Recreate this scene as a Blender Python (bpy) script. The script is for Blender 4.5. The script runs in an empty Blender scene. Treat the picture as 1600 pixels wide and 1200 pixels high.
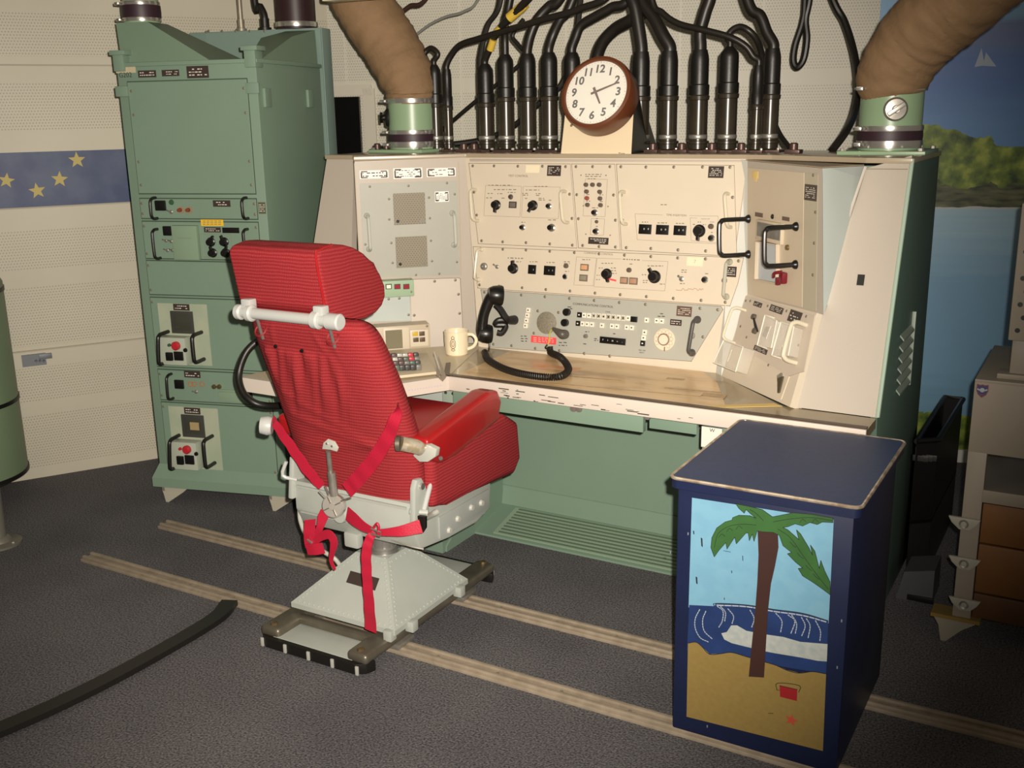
import bpy, bmesh, math, random
from mathutils import Vector, Matrix
random.seed(7)
D = bpy.data; SC = bpy.context.scene; COL = SC.collection
# ---------------------------------------------------------------- camera
FPX = 1625.0; CAMH = 1.6
_p, _y, _r = math.radians(14.6), math.radians(30.2), math.radians(1.03)
FW = Vector((-math.sin(_y)*math.cos(_p), math.cos(_y)*math.cos(_p), -math.sin(_p)))
_rt = Vector((math.cos(_y), math.sin(_y), 0)); _up = _rt.cross(FW)
RT = math.cos(_r)*_rt - math.sin(_r)*_up; UP = math.sin(_r)*_rt + math.cos(_r)*_up
CAM = Vector((0, 0, CAMH))
cd = D.cameras.new('camera'); cam = D.objects.new('camera', cd); COL.objects.link(cam)
cam.matrix_world = Matrix(((RT.x, UP.x, -FW.x, 0), (RT.y, UP.y, -FW.y, 0), (RT.z, UP.z, -FW.z, CAMH), (0, 0, 0, 1)))
cd.sensor_width = 36; cd.lens = 36*FPX/1600; cd.clip_start = .05
SC.camera = cam
# ---------------------------------------------------------------- light
def ray_(u, v): return FW + RT*((u-800)/FPX) - UP*((v-600)/FPX)
SC.view_settings.view_transform = 'Standard'; SC.view_settings.look = 'None'
SC.view_settings.exposure = 0; SC.view_settings.gamma = 1
w = D.worlds.new('world'); SC.world = w; w.use_nodes = True
w.node_tree.nodes['Background'].inputs[0].default_value = (1.0, .86, .68, 1)
w.node_tree.nodes['Background'].inputs[1].default_value = .11
fl = D.lights.new('camera_flash', 'SPOT'); flo = D.objects.new('camera_flash', fl); COL.objects.link(flo)
fl.energy = 720; fl.color = (1.0, .91, .79); fl.spot_size = math.radians(76); fl.spot_blend = .9; fl.shadow_soft_size = .012
flo.location = CAM + RT*.045 + UP*.05
_t = CAM + ray_(620, 430)*3; flo.rotation_euler = (_t-flo.location).to_track_quat('-Z', 'Y').to_euler()
al = D.lights.new('ceiling_light', 'AREA'); alo = D.objects.new('ceiling_light', al); COL.objects.link(alo)
al.energy = 9; al.color = (1, .86, .66); al.size = 1.6; alo.location = (-1.6, .9, 2.6)

# ---------------------------------------------------------------- pixel <-> world on real planes
def ray(u, v): return FW + RT*((u-800)/FPX) - UP*((v-600)/FPX)
def onpl(u, v, P, n):
    d = ray(u, v); n = Vector(n); return CAM + d*(((Vector(P)-CAM).dot(n))/d.dot(n))
def onz(u, v, z): return onpl(u, v, (0, 0, z), (0, 0, 1))
def ony(u, v, y): return onpl(u, v, (0, y, 0), (0, 1, 0))
def onx(u, v, x): return onpl(u, v, (x, 0, 0), (1, 0, 0))

# ---------------------------------------------------------------- materials
MATS = {}
def mat(name, col, rough=.5, metal=0, noise=None, bump=None, coat=0, alpha=1, trans=0, emit=0, spec=.5):
    if name in MATS: return MATS[name]
    m = D.materials.new(name); m.use_nodes = True; nt = m.node_tree; b = nt.nodes['Principled BSDF']
    b.inputs['Base Color'].default_value = (*col, 1); b.inputs['Roughness'].default_value = rough
    b.inputs['Metallic'].default_value = metal; b.inputs['Coat Weight'].default_value = coat
    b.inputs['Specular IOR Level'].default_value = spec
    b.inputs['Alpha'].default_value = alpha; b.inputs['Transmission Weight'].default_value = trans
    if emit: b.inputs['Emission Color'].default_value = (*col, 1); b.inputs['Emission Strength'].default_value = emit
    tc = nt.nodes.new('ShaderNodeTexCoord')
    if noise:
        s, a, c2 = noise
        n = nt.nodes.new('ShaderNodeTexNoise'); n.inputs['Scale'].default_value = s; n.inputs['Detail'].default_value = 6
        nt.links.new(tc.outputs['Object'], n.inputs['Vector'])
        r = nt.nodes.new('ShaderNodeValToRGB'); r.color_ramp.elements[0].position = .5-a; r.color_ramp.elements[1].position = .5+a
        r.color_ramp.elements[0].color = (*col, 1); r.color_ramp.elements[1].color = (*c2, 1)
        nt.links.new(n.outputs['Fac'], r.inputs[0]); nt.links.new(r.outputs[0], b.inputs['Base Color'])
    if bump:
        s, st = bump
        n = nt.nodes.new('ShaderNodeTexNoise'); n.inputs['Scale'].default_value = s; n.inputs['Detail'].default_value = 4
        nt.links.new(tc.outputs['Object'], n.inputs['Vector'])
        bp = nt.nodes.new('ShaderNodeBump'); bp.inputs['Strength'].default_value = st; bp.inputs['Distance'].default_value = .003
        nt.links.new(n.outputs['Fac'], bp.inputs['Height']); nt.links.new(bp.outputs[0], b.inputs['Normal'])
    MATS[name] = m; return m
def nd(nt, typ, **k):
    n = nt.nodes.new(typ)
    for a, v in k.items():
        if a.startswith('i_'): n.inputs[int(a[2:])].default_value = v
        else: setattr(n, a, v)
    return n
def mth(nt, op, a, b=None):
    n = nt.nodes.new('ShaderNodeMath'); n.operation = op
    for i, x in enumerate((a, b)):
        if x is None: continue
        if isinstance(x, (int, float)): n.inputs[i].default_value = x
        else: nt.links.new(x, n.inputs[i])
    return n.outputs[0]

cream = mat('cream_paint', (.48, .425, .36), .42, noise=(3, .3, (.45, .395, .33)), bump=(220, .08))
ivory = mat('ivory_paint', (.66, .575, .455), .45, noise=(5, .3, (.62, .54, .425)), bump=(300, .06))
greypaint = mat('pale_grey_panel', (.415, .41, .355), .45, noise=(6, .3, (.385, .38, .33)), bump=(300, .06))
beige = mat('beige_panel', (.60, .51, .38), .45, noise=(6, .3, (.56, .47, .35)))
paleblue = mat('pale_blue_paint', (.50, .55, .52), .5, noise=(8, .3, (.46, .51, .48)))
white = mat('white_paint', (.62, .55, .48), .4)
palewhite = mat('pale_grey_white', (.43, .44, .425), .35)
chipped = mat('white_chipped_edge', (.80, .73, .64), .45, noise=(22, .06, (.78, .71, .62)))
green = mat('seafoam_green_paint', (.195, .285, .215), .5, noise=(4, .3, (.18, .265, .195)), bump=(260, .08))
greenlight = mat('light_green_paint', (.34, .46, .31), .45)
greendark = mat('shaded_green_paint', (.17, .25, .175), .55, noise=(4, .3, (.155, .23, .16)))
greyblue = mat('grey_green_paint', (.20, .285, .25), .5)
collargreen = mat('duct_green_paint', (.25, .36, .22), .35)
black = mat('black_plastic', (.007, .0065, .006), .32)
blackmat = mat('black_rubber', (.007, .006, .005), .42, bump=(120, .1))
cablem = mat('cable_sheath', (.012, .0095, .007), .42)
brown = mat('brown_sleeve', (.036, .028, .017), .28, noise=(14, .2, (.022, .017, .011)))
chrome = mat('polished_steel', (.62, .60, .56), .22, .85)
steel = mat('brushed_steel', (.42, .40, .36), .38, .7, noise=(30, .2, (.30, .28, .24)))
dullmetal = mat('dull_aluminium', (.42, .38, .30), .5, .6, noise=(18, .2, (.30, .26, .20)))
screwm = mat('screw_metal', (.22, .19, .14), .45, .3)
redlens = mat('red_lens', (.45, .02, .03), .3)
orangelens = mat('amber_lens', (.62, .33, .17), .4)
yellow = mat('yellow_label', (.80, .50, .03), .5)
redlab = mat('red_label', (.75, .07, .08), .5)
navy = mat('navy_paint', (.008, .014, .052), .45, noise=(10, .25, (.006, .011, .040)))
ink = mat('printed_ink', (.22, .18, .13), .6)
inkdark = mat('dark_ink', (.05, .04, .035), .6)
inkred = mat('red_ink', (.45, .06, .04), .6)
inkwhite = mat('white_ink', (.70, .66, .58), .6)
platem = mat('dark_nameplate', (.05, .035, .03), .35)
greybase = mat('light_grey_enamel', (.40, .425, .39), .38, noise=(9, .25, (.36, .385, .35)))

# ---------------------------------------------------------------- mesh builder
def catmull(pts, n=8):
    P = [Vector(p) for p in pts]
    if len(P) < 3: return P
    out = []
    Q = [P[0]*2-P[1]] + P + [P[-1]*2-P[-2]]
    for i in range(1, len(Q)-2):
        a, b, c, d = Q[i-1], Q[i], Q[i+1], Q[i+2]
        for k in range(n):
            t = k/n
            out.append(.5*((2*b)+(c-a)*t+(2*a-5*b+4*c-d)*t*t+(3*b-a-3*c+d)*t**3))
    out.append(P[-1]); return out
class MB:
    def __init__(s): s.bm = bmesh.new(); s.mi = 0
    def _f(s, vs):
        try: f = s.bm.faces.new(vs); f.material_index = s.mi; return f
        except ValueError: return None
    def box(s, c, d, R=None, bev=0, seg=2):
        t = bmesh.new(); bmesh.ops.create_cube(t, size=1)
        for v in t.verts: v.co = Vector((v.co.x*d[0], v.co.y*d[1], v.co.z*d[2]))
        if bev: bmesh.ops.bevel(t, geom=t.edges[:], offset=min(bev, min(d)*.49), segments=seg, affect='EDGES', profile=.6)
        s._merge(t, R, c); return s
    def _merge(s, t, R, c):
        M = (R.to_4x4() if R else Matrix()); M.translation = Vector(c) if c is not None else Vector()
        t.transform(M)
        mp = {v: s.bm.verts.new(v.co) for v in t.verts}
        for f in t.faces: s._f([mp[v] for v in f.verts])
        t.free()
    def prism(s, poly, off, bev=0):
        t = bmesh.new(); off = Vector(off)
        a = [t.verts.new(Vector(p)) for p in poly]; b = [t.verts.new(Vector(p)+off) for p in poly]
        n = len(a); t.faces.new(a); t.faces.new(b[::-1])
        for i in range(n): t.faces.new((a[i], b[i], b[(i+1) % n], a[(i+1) % n]))
        bmesh.ops.recalc_face_normals(t, faces=t.faces[:])
        if bev: bmesh.ops.bevel(t, geom=t.edges[:], offset=bev, segments=2, affect='EDGES', profile=.6)
        s._merge(t, None, None); return s
    def hexa(s, a, b):   # two quads (bottom, top)
        t = bmesh.new(); A = [t.verts.new(Vector(p)) for p in a]; B = [t.verts.new(Vector(p)) for p in b]
        t.faces.new(A[::-1]); t.faces.new(B)
        for i in range(len(A)): t.faces.new((A[i], A[(i+1) % len(A)], B[(i+1) % len(A)], B[i]))
        bmesh.ops.recalc_face_normals(t, faces=t.faces[:]); s._merge(t, None, None); return s
    def poly(s, pts): s._f([s.bm.verts.new(Vector(p)) for p in pts]); return s
    def lathe(s, prof, o, ax, seg=24):
        o = Vector(o); ax = Vector(ax).normalized(); q = ax.to_track_quat('Z', 'Y').to_matrix()
        rings = []
        for r, z in prof:
            if r < 1e-6: rings.append([s.bm.verts.new(o+ax*z)])
            else: rings.append([s.bm.verts.new(o+q@Vector((r*math.cos(2*math.pi*k/seg), r*math.sin(2*math.pi*k/seg), z))) for k in range(seg)])
        for a, b in zip(rings, rings[1:]):
            for k in range(seg):
                k2 = (k+1) % seg
                if len(a) == 1 and len(b) == 1: continue
                if len(a) == 1: s._f((a[0], b[k2], b[k])[::-1])
                elif len(b) == 1: s._f((a[k], a[k2], b[0]))
                else: s._f((a[k], a[k2], b[k2], b[k]))
        return s
    def cyl(s, a, b, r, r2=None, seg=20):
        a, b = Vector(a), Vector(b); L = (b-a).length; r2 = r if r2 is None else r2
        return s.lathe([(0, 0), (r, 0), (r2, L), (0, L)], a, b-a, seg)
    def tube(s, pts, r, seg=10, smooth=8, wob=0):
        P = catmull(pts, smooth) if smooth else [Vector(p) for p in pts]
        n = len(P); rs = r if isinstance(r, (list, tuple)) else [r]*2
        prev = None; rings = []
        for i, p in enumerate(P):
            t = (P[min(i+1, n-1)]-P[max(i-1, 0)]).normalized()
            if prev is None: a = t.orthogonal().normalized()
            else:
                a = prev - t*prev.dot(t); a = a.normalized() if a.length > 1e-6 else t.orthogonal().normalized()
            prev = a; b = t.cross(a)
            f = i/(n-1)*(len(rs)-1); k = min(int(f), len(rs)-2); rr = rs[k]+(rs[k+1]-rs[k])*(f-k)
            ring = []
            for k in range(seg):
                an = 2*math.pi*k/seg; q = rr*(1+wob*(math.sin(i*1.7+3*math.sin(an*2+i*.35))*.6+math.sin(an*3+i*.9)*.4)) if wob else rr
                ring.append(s.bm.verts.new(p+(a*math.cos(an)+b*math.sin(an))*q))
            rings.append(ring)
        for a, b in zip(rings, rings[1:]):
            for k in range(seg): s._f((a[k], a[(k+1) % seg], b[(k+1) % seg], b[k]))
        s._f(rings[0][::-1]); s._f(rings[-1]); return s
    def ribbon(s, pts, w, th=.002, side=None, smooth=6, face=(0, -1, 0), rip=0):
        P = catmull(pts, smooth); n = len(P); ws = w if isinstance(w, (list, tuple)) else [w, w]; rows = []
        fc = Vector(face)
        for i, p in enumerate(P):
            t = (P[min(i+1, n-1)]-P[max(i-1, 0)]).normalized()
            a = Vector(side).normalized() if side else t.cross(fc).normalized()
            nn = a.cross(t).normalized()
            f = i/(n-1)*(len(ws)-1); k = min(int(f), len(ws)-2); ww = ws[k]+(ws[k+1]-ws[k])*(f-k)
            q = nn*rip*math.sin(i*1.3)
            rows.append([s.bm.verts.new(p+q+a*ww*sx/2+nn*th*sy) for sx, sy in ((-1, 0), (1, 0), (1, 1), (-1, 1))])
        for a, b in zip(rows, rows[1:]):
            for k in range(4): s._f((a[k], a[(k+1) % 4], b[(k+1) % 4], b[k]))
        s._f(rows[0][::-1]); s._f(rows[-1]); return s
    def loft(s, rings):
        R = [[s.bm.verts.new(Vector(p)) for p in r] for r in rings]; n = len(R[0])
        for a, b in zip(R, R[1:]):
            for k in range(n): s._f((a[k], a[(k+1) % n], b[(k+1) % n], b[k]))
        s._f(R[0][::-1]); s._f(R[-1]); return s
    def text(s, txt, o, R, size, th=.0004, align='CENTER', bold=0):
        c = D.curves.new('t', 'FONT'); c.body = txt; c.size = size; c.align_x = align; c.align_y = 'CENTER'; c.extrude = th; c.offset = bold
        c.resolution_u = 3
        ob = D.objects.new('t', c); me = bpy.data.meshes.new_from_object(ob)
        t = bmesh.new(); t.from_mesh(me); s._merge(t, R, o)
        D.objects.remove(ob); D.curves.remove(c); D.meshes.remove(me); return s
    def build(s, name, m, parent=None, smooth=35, norm=True):
        if norm: bmesh.ops.recalc_face_normals(s.bm, faces=s.bm.faces[:])
        if parent is not None:
            r = parent
            while r.parent: r = r.parent
            s.bm.transform(r.matrix_basis.inverted())
        me = D.meshes.new(name); s.bm.to_mesh(me); s.bm.free()
        ms = m if isinstance(m, (list, tuple)) else [m]
        for x in ms: me.materials.append(x)
        if smooth:
            me.shade_smooth(); me.set_sharp_from_angle(angle=math.radians(smooth))
        o = D.objects.new(name, me); COL.objects.link(o)
        if parent is not None: o.parent = parent
        return o
def tag(o, label=None, cat=None, group=None, kind=None):
    if label: o['label'] = label
    if cat: o['category'] = cat
    if group: o['group'] = group
    if kind: o['kind'] = kind
    return o
def thing(name, loc, label, cat, group=None):
    o = D.objects.new(name, None); COL.objects.link(o); o.location = loc; o.empty_display_size = .05
    return tag(o, label, cat, group)
def inst(src, name, parent, world, R=None, scale=None):   # copy sharing mesh data
    o = src.copy(); o.name = name; COL.objects.link(o); o.parent = parent
    r = parent
    while r.parent: r = r.parent
    M = R.to_4x4() if R else Matrix()
    if scale: M = M @ Matrix.Diagonal((*scale, 1)).to_4x4()
    M.translation = Vector(world)
    o.matrix_basis = r.matrix_basis.inverted() @ M; return o

class Pl:
    """a flat panel plane: origin, right vector, up vector, outward normal"""
    def __init__(s, o, u, v):
        s.o = Vector(o); s.u = Vector(u).normalized(); v = Vector(v); s.v = (v-s.u*v.dot(s.u)).normalized(); s.n = s.u.cross(s.v)
        s.R = Matrix((s.u, s.v, s.n)).transposed()
    def at(s, px, py, h=0):
        return onpl(px, py, s.o, s.n)+s.n*h
    def ab(s, px, py): d = onpl(px, py, s.o, s.n)-s.o; return d.dot(s.u), d.dot(s.v)
    def w(s, a, b, h=0): return s.o+s.u*a+s.v*b+s.n*h
    def rect(s, x0, y0, x1, y1):
        c = s.ab((x0+x1)/2, (y0+y1)/2); l = s.ab(x0, (y0+y1)/2); r = s.ab(x1, (y0+y1)/2); t = s.ab((x0+x1)/2, y0); b = s.ab((x0+x1)/2, y1)
        return c, abs(r[0]-l[0]), abs(t[1]-b[1])
    def plate(s, mb, x0, y0, x1, y1, h=.003, bev=0, h0=0):
        c, w_, h_ = s.rect(x0, y0, x1, y1); mb.box(s.w(c[0], c[1], h0+h/2), (w_, h_, h), s.R, bev); return c, w_, h_
    def line(s, mb, pts, wd=.0012, h=.0004):
        P = [s.ab(*p) for p in pts]
        for (a, b), (c, d) in zip(P, P[1:]):
            L = math.hypot(c-a, d-b); an = math.atan2(d-b, c-a)
            mb.box(s.w((a+c)/2, (b+d)/2, h/2), (L+wd, wd, h), s.R @ Matrix.Rotation(an, 3, 'Z'))
    def frame(s, mb, x0, y0, x1, y1, wd=.0012):
        c, w_, h_ = s.rect(x0, y0, x1, y1)
        for sx, sy, a, b in ((0, 1, w_, wd), (0, -1, w_, wd), (1, 0, wd, h_), (-1, 0, wd, h_)):
            mb.box(s.w(c[0]+sx*w_/2, c[1]+sy*h_/2, .0002), (a, b, .0004), s.R)
# ---------------------------------------------------------------- shared little hardware (meshes at the origin, +Z outwards)
def proto(mb, name, m): o = mb.build(name, m); COL.objects.unlink(o); return o
P_screw = proto(MB().lathe([(0, .0022), (.0035, .0021), (.0052, .0012), (.0056, 0), (0, 0)], (0, 0, 0), (0, 0, 1), 12).box((0, 0, .0021), (.007, .001, .0008)), 'screw', screwm)
_k = MB().lathe([(0, 0), (.0165, 0), (.0165, .004), (.0125, .007), (.0118, .019), (.0105, .021), (0, .021)], (0, 0, 0), (0, 0, 1), 20)
_k.hexa([(-.004, .005, .004), (.004, .005, .004), (.0035, -.026, .004), (-.0035, -.026, .004)], [(-.004, .005, .018), (.004, .005, .018), (.003, -.024, .016), (-.003, -.024, .016)])
_k.bm.transform(Matrix.Diagonal((1.18, 1.18, 1.1, 1)))
P_knob = proto(_k, 'knob', black)
P_push = proto(MB().lathe([(0, 0), (.0115, 0), (.0115, .006), (.0085, .0075), (.0085, .012), (0, .012)], (0, 0, 0), (0, 0, 1), 18), 'push_button', chrome)
P_cap = proto(MB().lathe([(0, .012), (.0075, .012), (.0072, .021), (0, .0215)], (0, 0, 0), (0, 0, 1), 16), 'button_cap', black)
P_jack = proto(MB().lathe([(0, .001), (.0035, .001), (.0045, .0035), (.0062, .0035), (.0066, 0), (0, 0)], (0, 0, 0), (0, 0, 1), 14), 'lamp_jewel', mat('smoked_lens', (.14, .11, .08), .3))
P_toggle = proto(MB().lathe([(0, 0), (.0075, 0), (.0075, .004), (.004, .006), (0, .006)], (0, 0, 0), (0, 0, 1), 12).cyl((0, 0, .004), (-.004, .008, .024), .002, .0032, 10), 'toggle_switch', steel)
def screws(pl, parent, pts, sc=1.0):
    for p in pts: inst(P_screw, 'screw', parent, pl.at(*p), pl.R, (sc, sc, sc))
def knob(pl, parent, px, py, ang=0, sc=1.0, m=None):
    o = inst(P_knob, 'knob', parent, pl.at(px, py), pl.R @ Matrix.Rotation(math.radians(ang), 3, 'Z'), (sc, sc, sc)); return o
def push(pl, parent, px, py, sc=1.0):
    o = inst(P_push, 'push_button', parent, pl.at(px, py), pl.R, (sc, sc, sc))
    # black centre belongs to the same button mesh: a second slot would need a new mesh, so it is built once below
    return o
def handle(pl, parent, a, b, m, r=.006, st=.045, lab=None, foot=True):
    A, B = pl.at(*a), pl.at(*b); d = (B-A).normalized(); n = pl.n; q = min(.02, st*.5)
    mb = MB(); mb.tube([A, A+n*(st-q), A+n*(st-q*.3)+d*q*.3, A+n*st+d*q, B+n*st-d*q, B+n*(st-q*.3)-d*q*.3, B+n*(st-q), B], r, 10, 4)
    if foot:
        for X in (A, B): mb.lathe([(0, 0), (r*1.9, 0), (r*1.8, .005), (r*1.1, .012), (0, .012)], X, n, 14)
    o = mb.build('handle', m, parent)
    if lab: o['label'] = lab
    return o
# two-material buttons
def _two(mb, name, ms, k):
    o = proto(mb, name, ms); 
    for i, f in enumerate(o.data.polygons): f.material_index = 1 if f.center.z > k else 0
    return o
P_push = _two(MB().lathe([(0, 0), (.0115, 0), (.0115, .006), (.0085, .0078), (.0078, .0082), (.0074, .019), (0, .0195)], (0, 0, 0), (0, 0, 1), 18), 'push_button', [chrome, black], .009)
# ================================================================ ROOM
def carpet():
    m = D.materials.new('blue_grey_carpet'); m.use_nodes = True; nt = m.node_tree; b = nt.nodes['Principled BSDF']; b.inputs['Roughness'].default_value = .95
    b.inputs['Specular IOR Level'].default_value = .15
    tc = nd(nt, 'ShaderNodeTexCoord'); n = nd(nt, 'ShaderNodeTexNoise'); n.inputs['Scale'].default_value = 170; n.inputs['Detail'].default_value = 8
    n2 = nd(nt, 'ShaderNodeTexNoise'); n2.inputs['Scale'].default_value = 2.2; n2.inputs['Detail'].default_value = 5
    for q in (n, n2): nt.links.new(tc.outputs['Object'], q.inputs['Vector'])
    r = nd(nt, 'ShaderNodeValToRGB'); r.color_ramp.elements[0].position = .33; r.color_ramp.elements[1].position = .68
    r.color_ramp.elements[0].color = (.050, .050, .056, 1); r.color_ramp.elements[1].color = (.205, .195, .198, 1)
    nt.links.new(n.outputs['Fac'], r.inputs[0])
    mx = nd(nt, 'ShaderNodeMix', data_type='RGBA', blend_type='MULTIPLY'); mx.inputs[0].default_value = .5
    r2 = nd(nt, 'ShaderNodeValToRGB'); r2.color_ramp.elements[0].position = .35; r2.color_ramp.elements[1].position = .6
    r2.color_ramp.elements[0].color = (.55, .55, .6, 1); r2.color_ramp.elements[1].color = (1, 1, 1, 1)
    nt.links.new(n2.outputs['Fac'], r2.inputs[0]); nt.links.new(r.outputs[0], mx.inputs[6]); nt.links.new(r2.outputs[0], mx.inputs[7])
    nt.links.new(mx.outputs[2], b.inputs['Base Color'])
    bp = nd(nt, 'ShaderNodeBump'); bp.inputs['Strength'].default_value = .7; bp.inputs['Distance'].default_value = .006
    nt.links.new(n.outputs['Fac'], bp.inputs['Height']); nt.links.new(bp.outputs[0], b.inputs['Normal']); return m
fl_ = MB(); fl_.box((-1.9, 2.4, -.05), (6.2, 6.6, .1)); tag(fl_.build('floor', carpet(), smooth=0), kind='structure')
def perf(name, col, dark, bands, pitch=.0125):
    """painted sheet metal with rows of small holes; bands = z ranges that stay plain"""
    m = D.materials.new(name); m.use_nodes = True; nt = m.node_tree; b = nt.nodes['Principled BSDF']; b.inputs['Roughness'].default_value = .5
    tc = nd(nt, 'ShaderNodeTexCoord'); sx = nd(nt, 'ShaderNodeSeparateXYZ'); nt.links.new(tc.outputs['Object'], sx.inputs[0])
    X, Z = sx.outputs[0], sx.outputs[2]
    zr = mth(nt, 'DIVIDE', Z, pitch); row = mth(nt, 'FLOOR', zr); fz = mth(nt, 'SUBTRACT', mth(nt, 'FRACT', zr), .5)
    xs = mth(nt, 'ADD', mth(nt, 'DIVIDE', X, pitch), mth(nt, 'MULTIPLY', mth(nt, 'MODULO', row, 2), .5)); fx = mth(nt, 'SUBTRACT', mth(nt, 'FRACT', xs), .5)
    d = mth(nt, 'SQRT', mth(nt, 'ADD', mth(nt, 'MULTIPLY', fx, fx), mth(nt, 'MULTIPLY', fz, fz)))
    hole = mth(nt, 'LESS_THAN', d, .24)
    for z0, z1 in bands:
        inb = mth(nt, 'MULTIPLY', mth(nt, 'GREATER_THAN', Z, z0), mth(nt, 'LESS_THAN', Z, z1))
        hole = mth(nt, 'MULTIPLY', hole, mth(nt, 'SUBTRACT', 1, inb))
    nz = nd(nt, 'ShaderNodeTexNoise'); nz.inputs['Scale'].default_value = 1.7; nz.inputs['Detail'].default_value = 4; nt.links.new(tc.outputs['Object'], nz.inputs['Vector'])
    rr = nd(nt, 'ShaderNodeValToRGB'); rr.color_ramp.elements[0].position = .35; rr.color_ramp.elements[1].position = .65
    rr.color_ramp.elements[0].color = (*[c*.9 for c in col], 1); rr.color_ramp.elements[1].color = (*col, 1); nt.links.new(nz.outputs['Fac'], rr.inputs[0])
    mx = nd(nt, 'ShaderNodeMix', data_type='RGBA'); nt.links.new(hole, mx.inputs[0]); nt.links.new(rr.outputs[0], mx.inputs[6]); mx.inputs[7].default_value = (*dark, 1)
    nt.links.new(mx.outputs[2], b.inputs['Base Color'])
    return m
LW0, LWD = Vector((-4.29, 2.70, 0)), Vector((.517, .856, 0)).normalized()
LWN = Vector((LWD.y, -LWD.x, 0))
BW0, BWD = Vector((-.509, 5.0, 0)), Vector((.96, .28, 0)).normalized()
BWN = Vector((BWD.y, -BWD.x, 0))
def wallobj(name, o, d, n, x0, x1, z0, z1, th, m):
    """wall slab whose local X runs along the wall"""
    mb = MB(); mb.box(((x0+x1)/2, th/2, (z0+z1)/2), (x1-x0, th, z1-z0)); ob = mb.build(name, m, smooth=0)
    ob.matrix_world = Matrix(((d.x, -n.x, 0, o.x), (d.y, -n.y, 0, o.y), (0, 0, 1, 0), (0, 0, 0, 1))); return tag(ob, kind='structure')
seams = [.60, 1.235, 1.835]
lb = [(1.465, 1.56), (1.14, 1.25), (.52, .62), (.30, .36), (.89, .96), (1.76, 1.87), (2.05, 2.15), (0, .05)]
wl = wallobj('wall_left', LW0, LWD, LWN, -4.0, 1.71, 0, 2.75, .1, perf('perforated_cream_wall', (.56, .52, .415), (.34, .31, .24), lb))
bb = [(1.70, 1.76)]
wb = wallobj('wall_back', BW0, BWD, BWN, -3.05, 1.6, 0, 2.75, .1, perf('perforated_back_wall', (.68, .645, .54), (.42, .40, .33), bb))
tag(MB().box((-1.9, 2.4, 2.8), (6.2, 6.6, .1)).build('ceiling', mat('ceiling_paint', (.45, .42, .36), .8), smooth=0), kind='structure')
lt = MB()   # raised horizontal joints of the wall panels
for z in seams:
    a = LW0+LWD*-2.5+LWN*.004; b = LW0+LWD*1.6+LWN*.004
    lt.box(((a+b)/2)+Vector((0, 0, z)), (4.1, .008, .006), Matrix((LWD, -LWN, Vector((0, 0, 1)))).transposed())
tag(lt.build('trim_1', mat('joint_tan', (.40, .36, .29), .6), smooth=0), kind='structure')  # joints in a tan darker than the wall paint
lt = MB(); bR = Matrix((BWD, -BWN, Vector((0, 0, 1)))).transposed()
BWP = Pl(BW0, BWD, (0, 0, 1)); LWP = Pl(LW0, LWD, (0, 0, 1))
for px in (540, 720, 885, 1062, 1190):
    a, _ = BWP.ab(px, 100); lt.box(BWP.w(a, 1.3, .002), (.008, .004, 2.6), BWP.R @ Matrix.Rotation(math.pi/2, 3, 'X'))
a0, b0 = BWP.ab(600, 132); a1, _ = BWP.ab(500, 132)
lt.box(BWP.w((a0+a1)/2, b0, .002), (abs(a0-a1), .008, .004), BWP.R)
tag(lt.build('trim_2', mat('joint_light', (.68, .65, .56), .5), smooth=0), kind='structure')
# black square opening low on the back wall, drawn as a flat black plate with a plain frame
mb = MB(); BWP.plate(mb, 505, 152, 565, 246, .02); o = mb.build('wall_opening', mat('dark_opening', (.004, .004, .004), .25), smooth=0); tag(o, kind='structure')
mb = MB()
c, w_, h_ = BWP.rect(500, 148, 572, 250)
for sx, sy, a, b in ((0, 1, w_+.08, .05), (1, 0, .06, h_+.05)):
    mb.box(BWP.w(c[0]+sx*(w_/2+.025), c[1]+sy*(h_/2+.02), .006), (a, b, .012), BWP.R)
tag(mb.build('trim_3', mat('trim_cream', (.64, .60, .50), .5), smooth=0), kind='structure')
# blue stripe with yellow stars painted on the left wall
def star(mb, pl, a, b, r, rot, h=.001, ir=.42):
    c = pl.w(a, b, h); pts = []
    for k in range(10):
        q = rot+math.pi*k/5; rr = r if k % 2 == 0 else r*ir
        pts.append(pl.w(a+rr*math.sin(q), b+rr*math.cos(q), h))
    v = [mb.bm.verts.new(p) for p in pts]; cc = mb.bm.verts.new(c)
    for k in range(10): mb._f((cc, v[k], v[(k+1) % 10]))
st = MB(); s0 = LWP.ab(-60, 242)[0]-1.2; s1 = 1.55
st.box(LWP.w((s0+s1)/2, 1.355, .002), (s1-s0, .235, .004), LWP.R); n1 = len(st.bm.faces); st.mi = 1
for px, py, r, q in ((10, 282, .034, .2), (58, 298, .036, -.1), (93, 280, .036, .1), (120, 250, .037, 0)):
    a, b = LWP.ab(px, py); star(st, LWP, a, b, r, q, .0052)
o = st.build('painted_stripe', [mat('stripe_blue', (.020, .040, .125), .5, noise=(7, .12, (.055, .08, .16))), mat('star_yellow', (.50, .40, .13), .6)], smooth=0)
tag(o, 'dark blue painted stripe with four yellow stars running along the left wall', 'wall stripe')
mb = MB(); c, w_, h_ = LWP.rect(34, 553, 72, 571); mb.box(LWP.w(c[0], c[1], .006), (w_, h_, .012), LWP.R)
c2, w2, h2 = LWP.rect(60, 552, 81, 560); mb.box(LWP.w(c2[0], c2[1], .008), (w2, h2, .016), LWP.R, .002)
for k in range(3):
    a, b = LWP.ab(56+k*6, 563); mb.lathe([(0, .012), (.004, .016), (.006, .012)], LWP.w(a, b, 0), LWN, 10)
tag(mb.build('wall_bracket', mat('grey_bracket', (.16, .17, .19), .5, .3)), 'small grey metal bracket fixed to the left wall beside the green tank', 'bracket')

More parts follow.
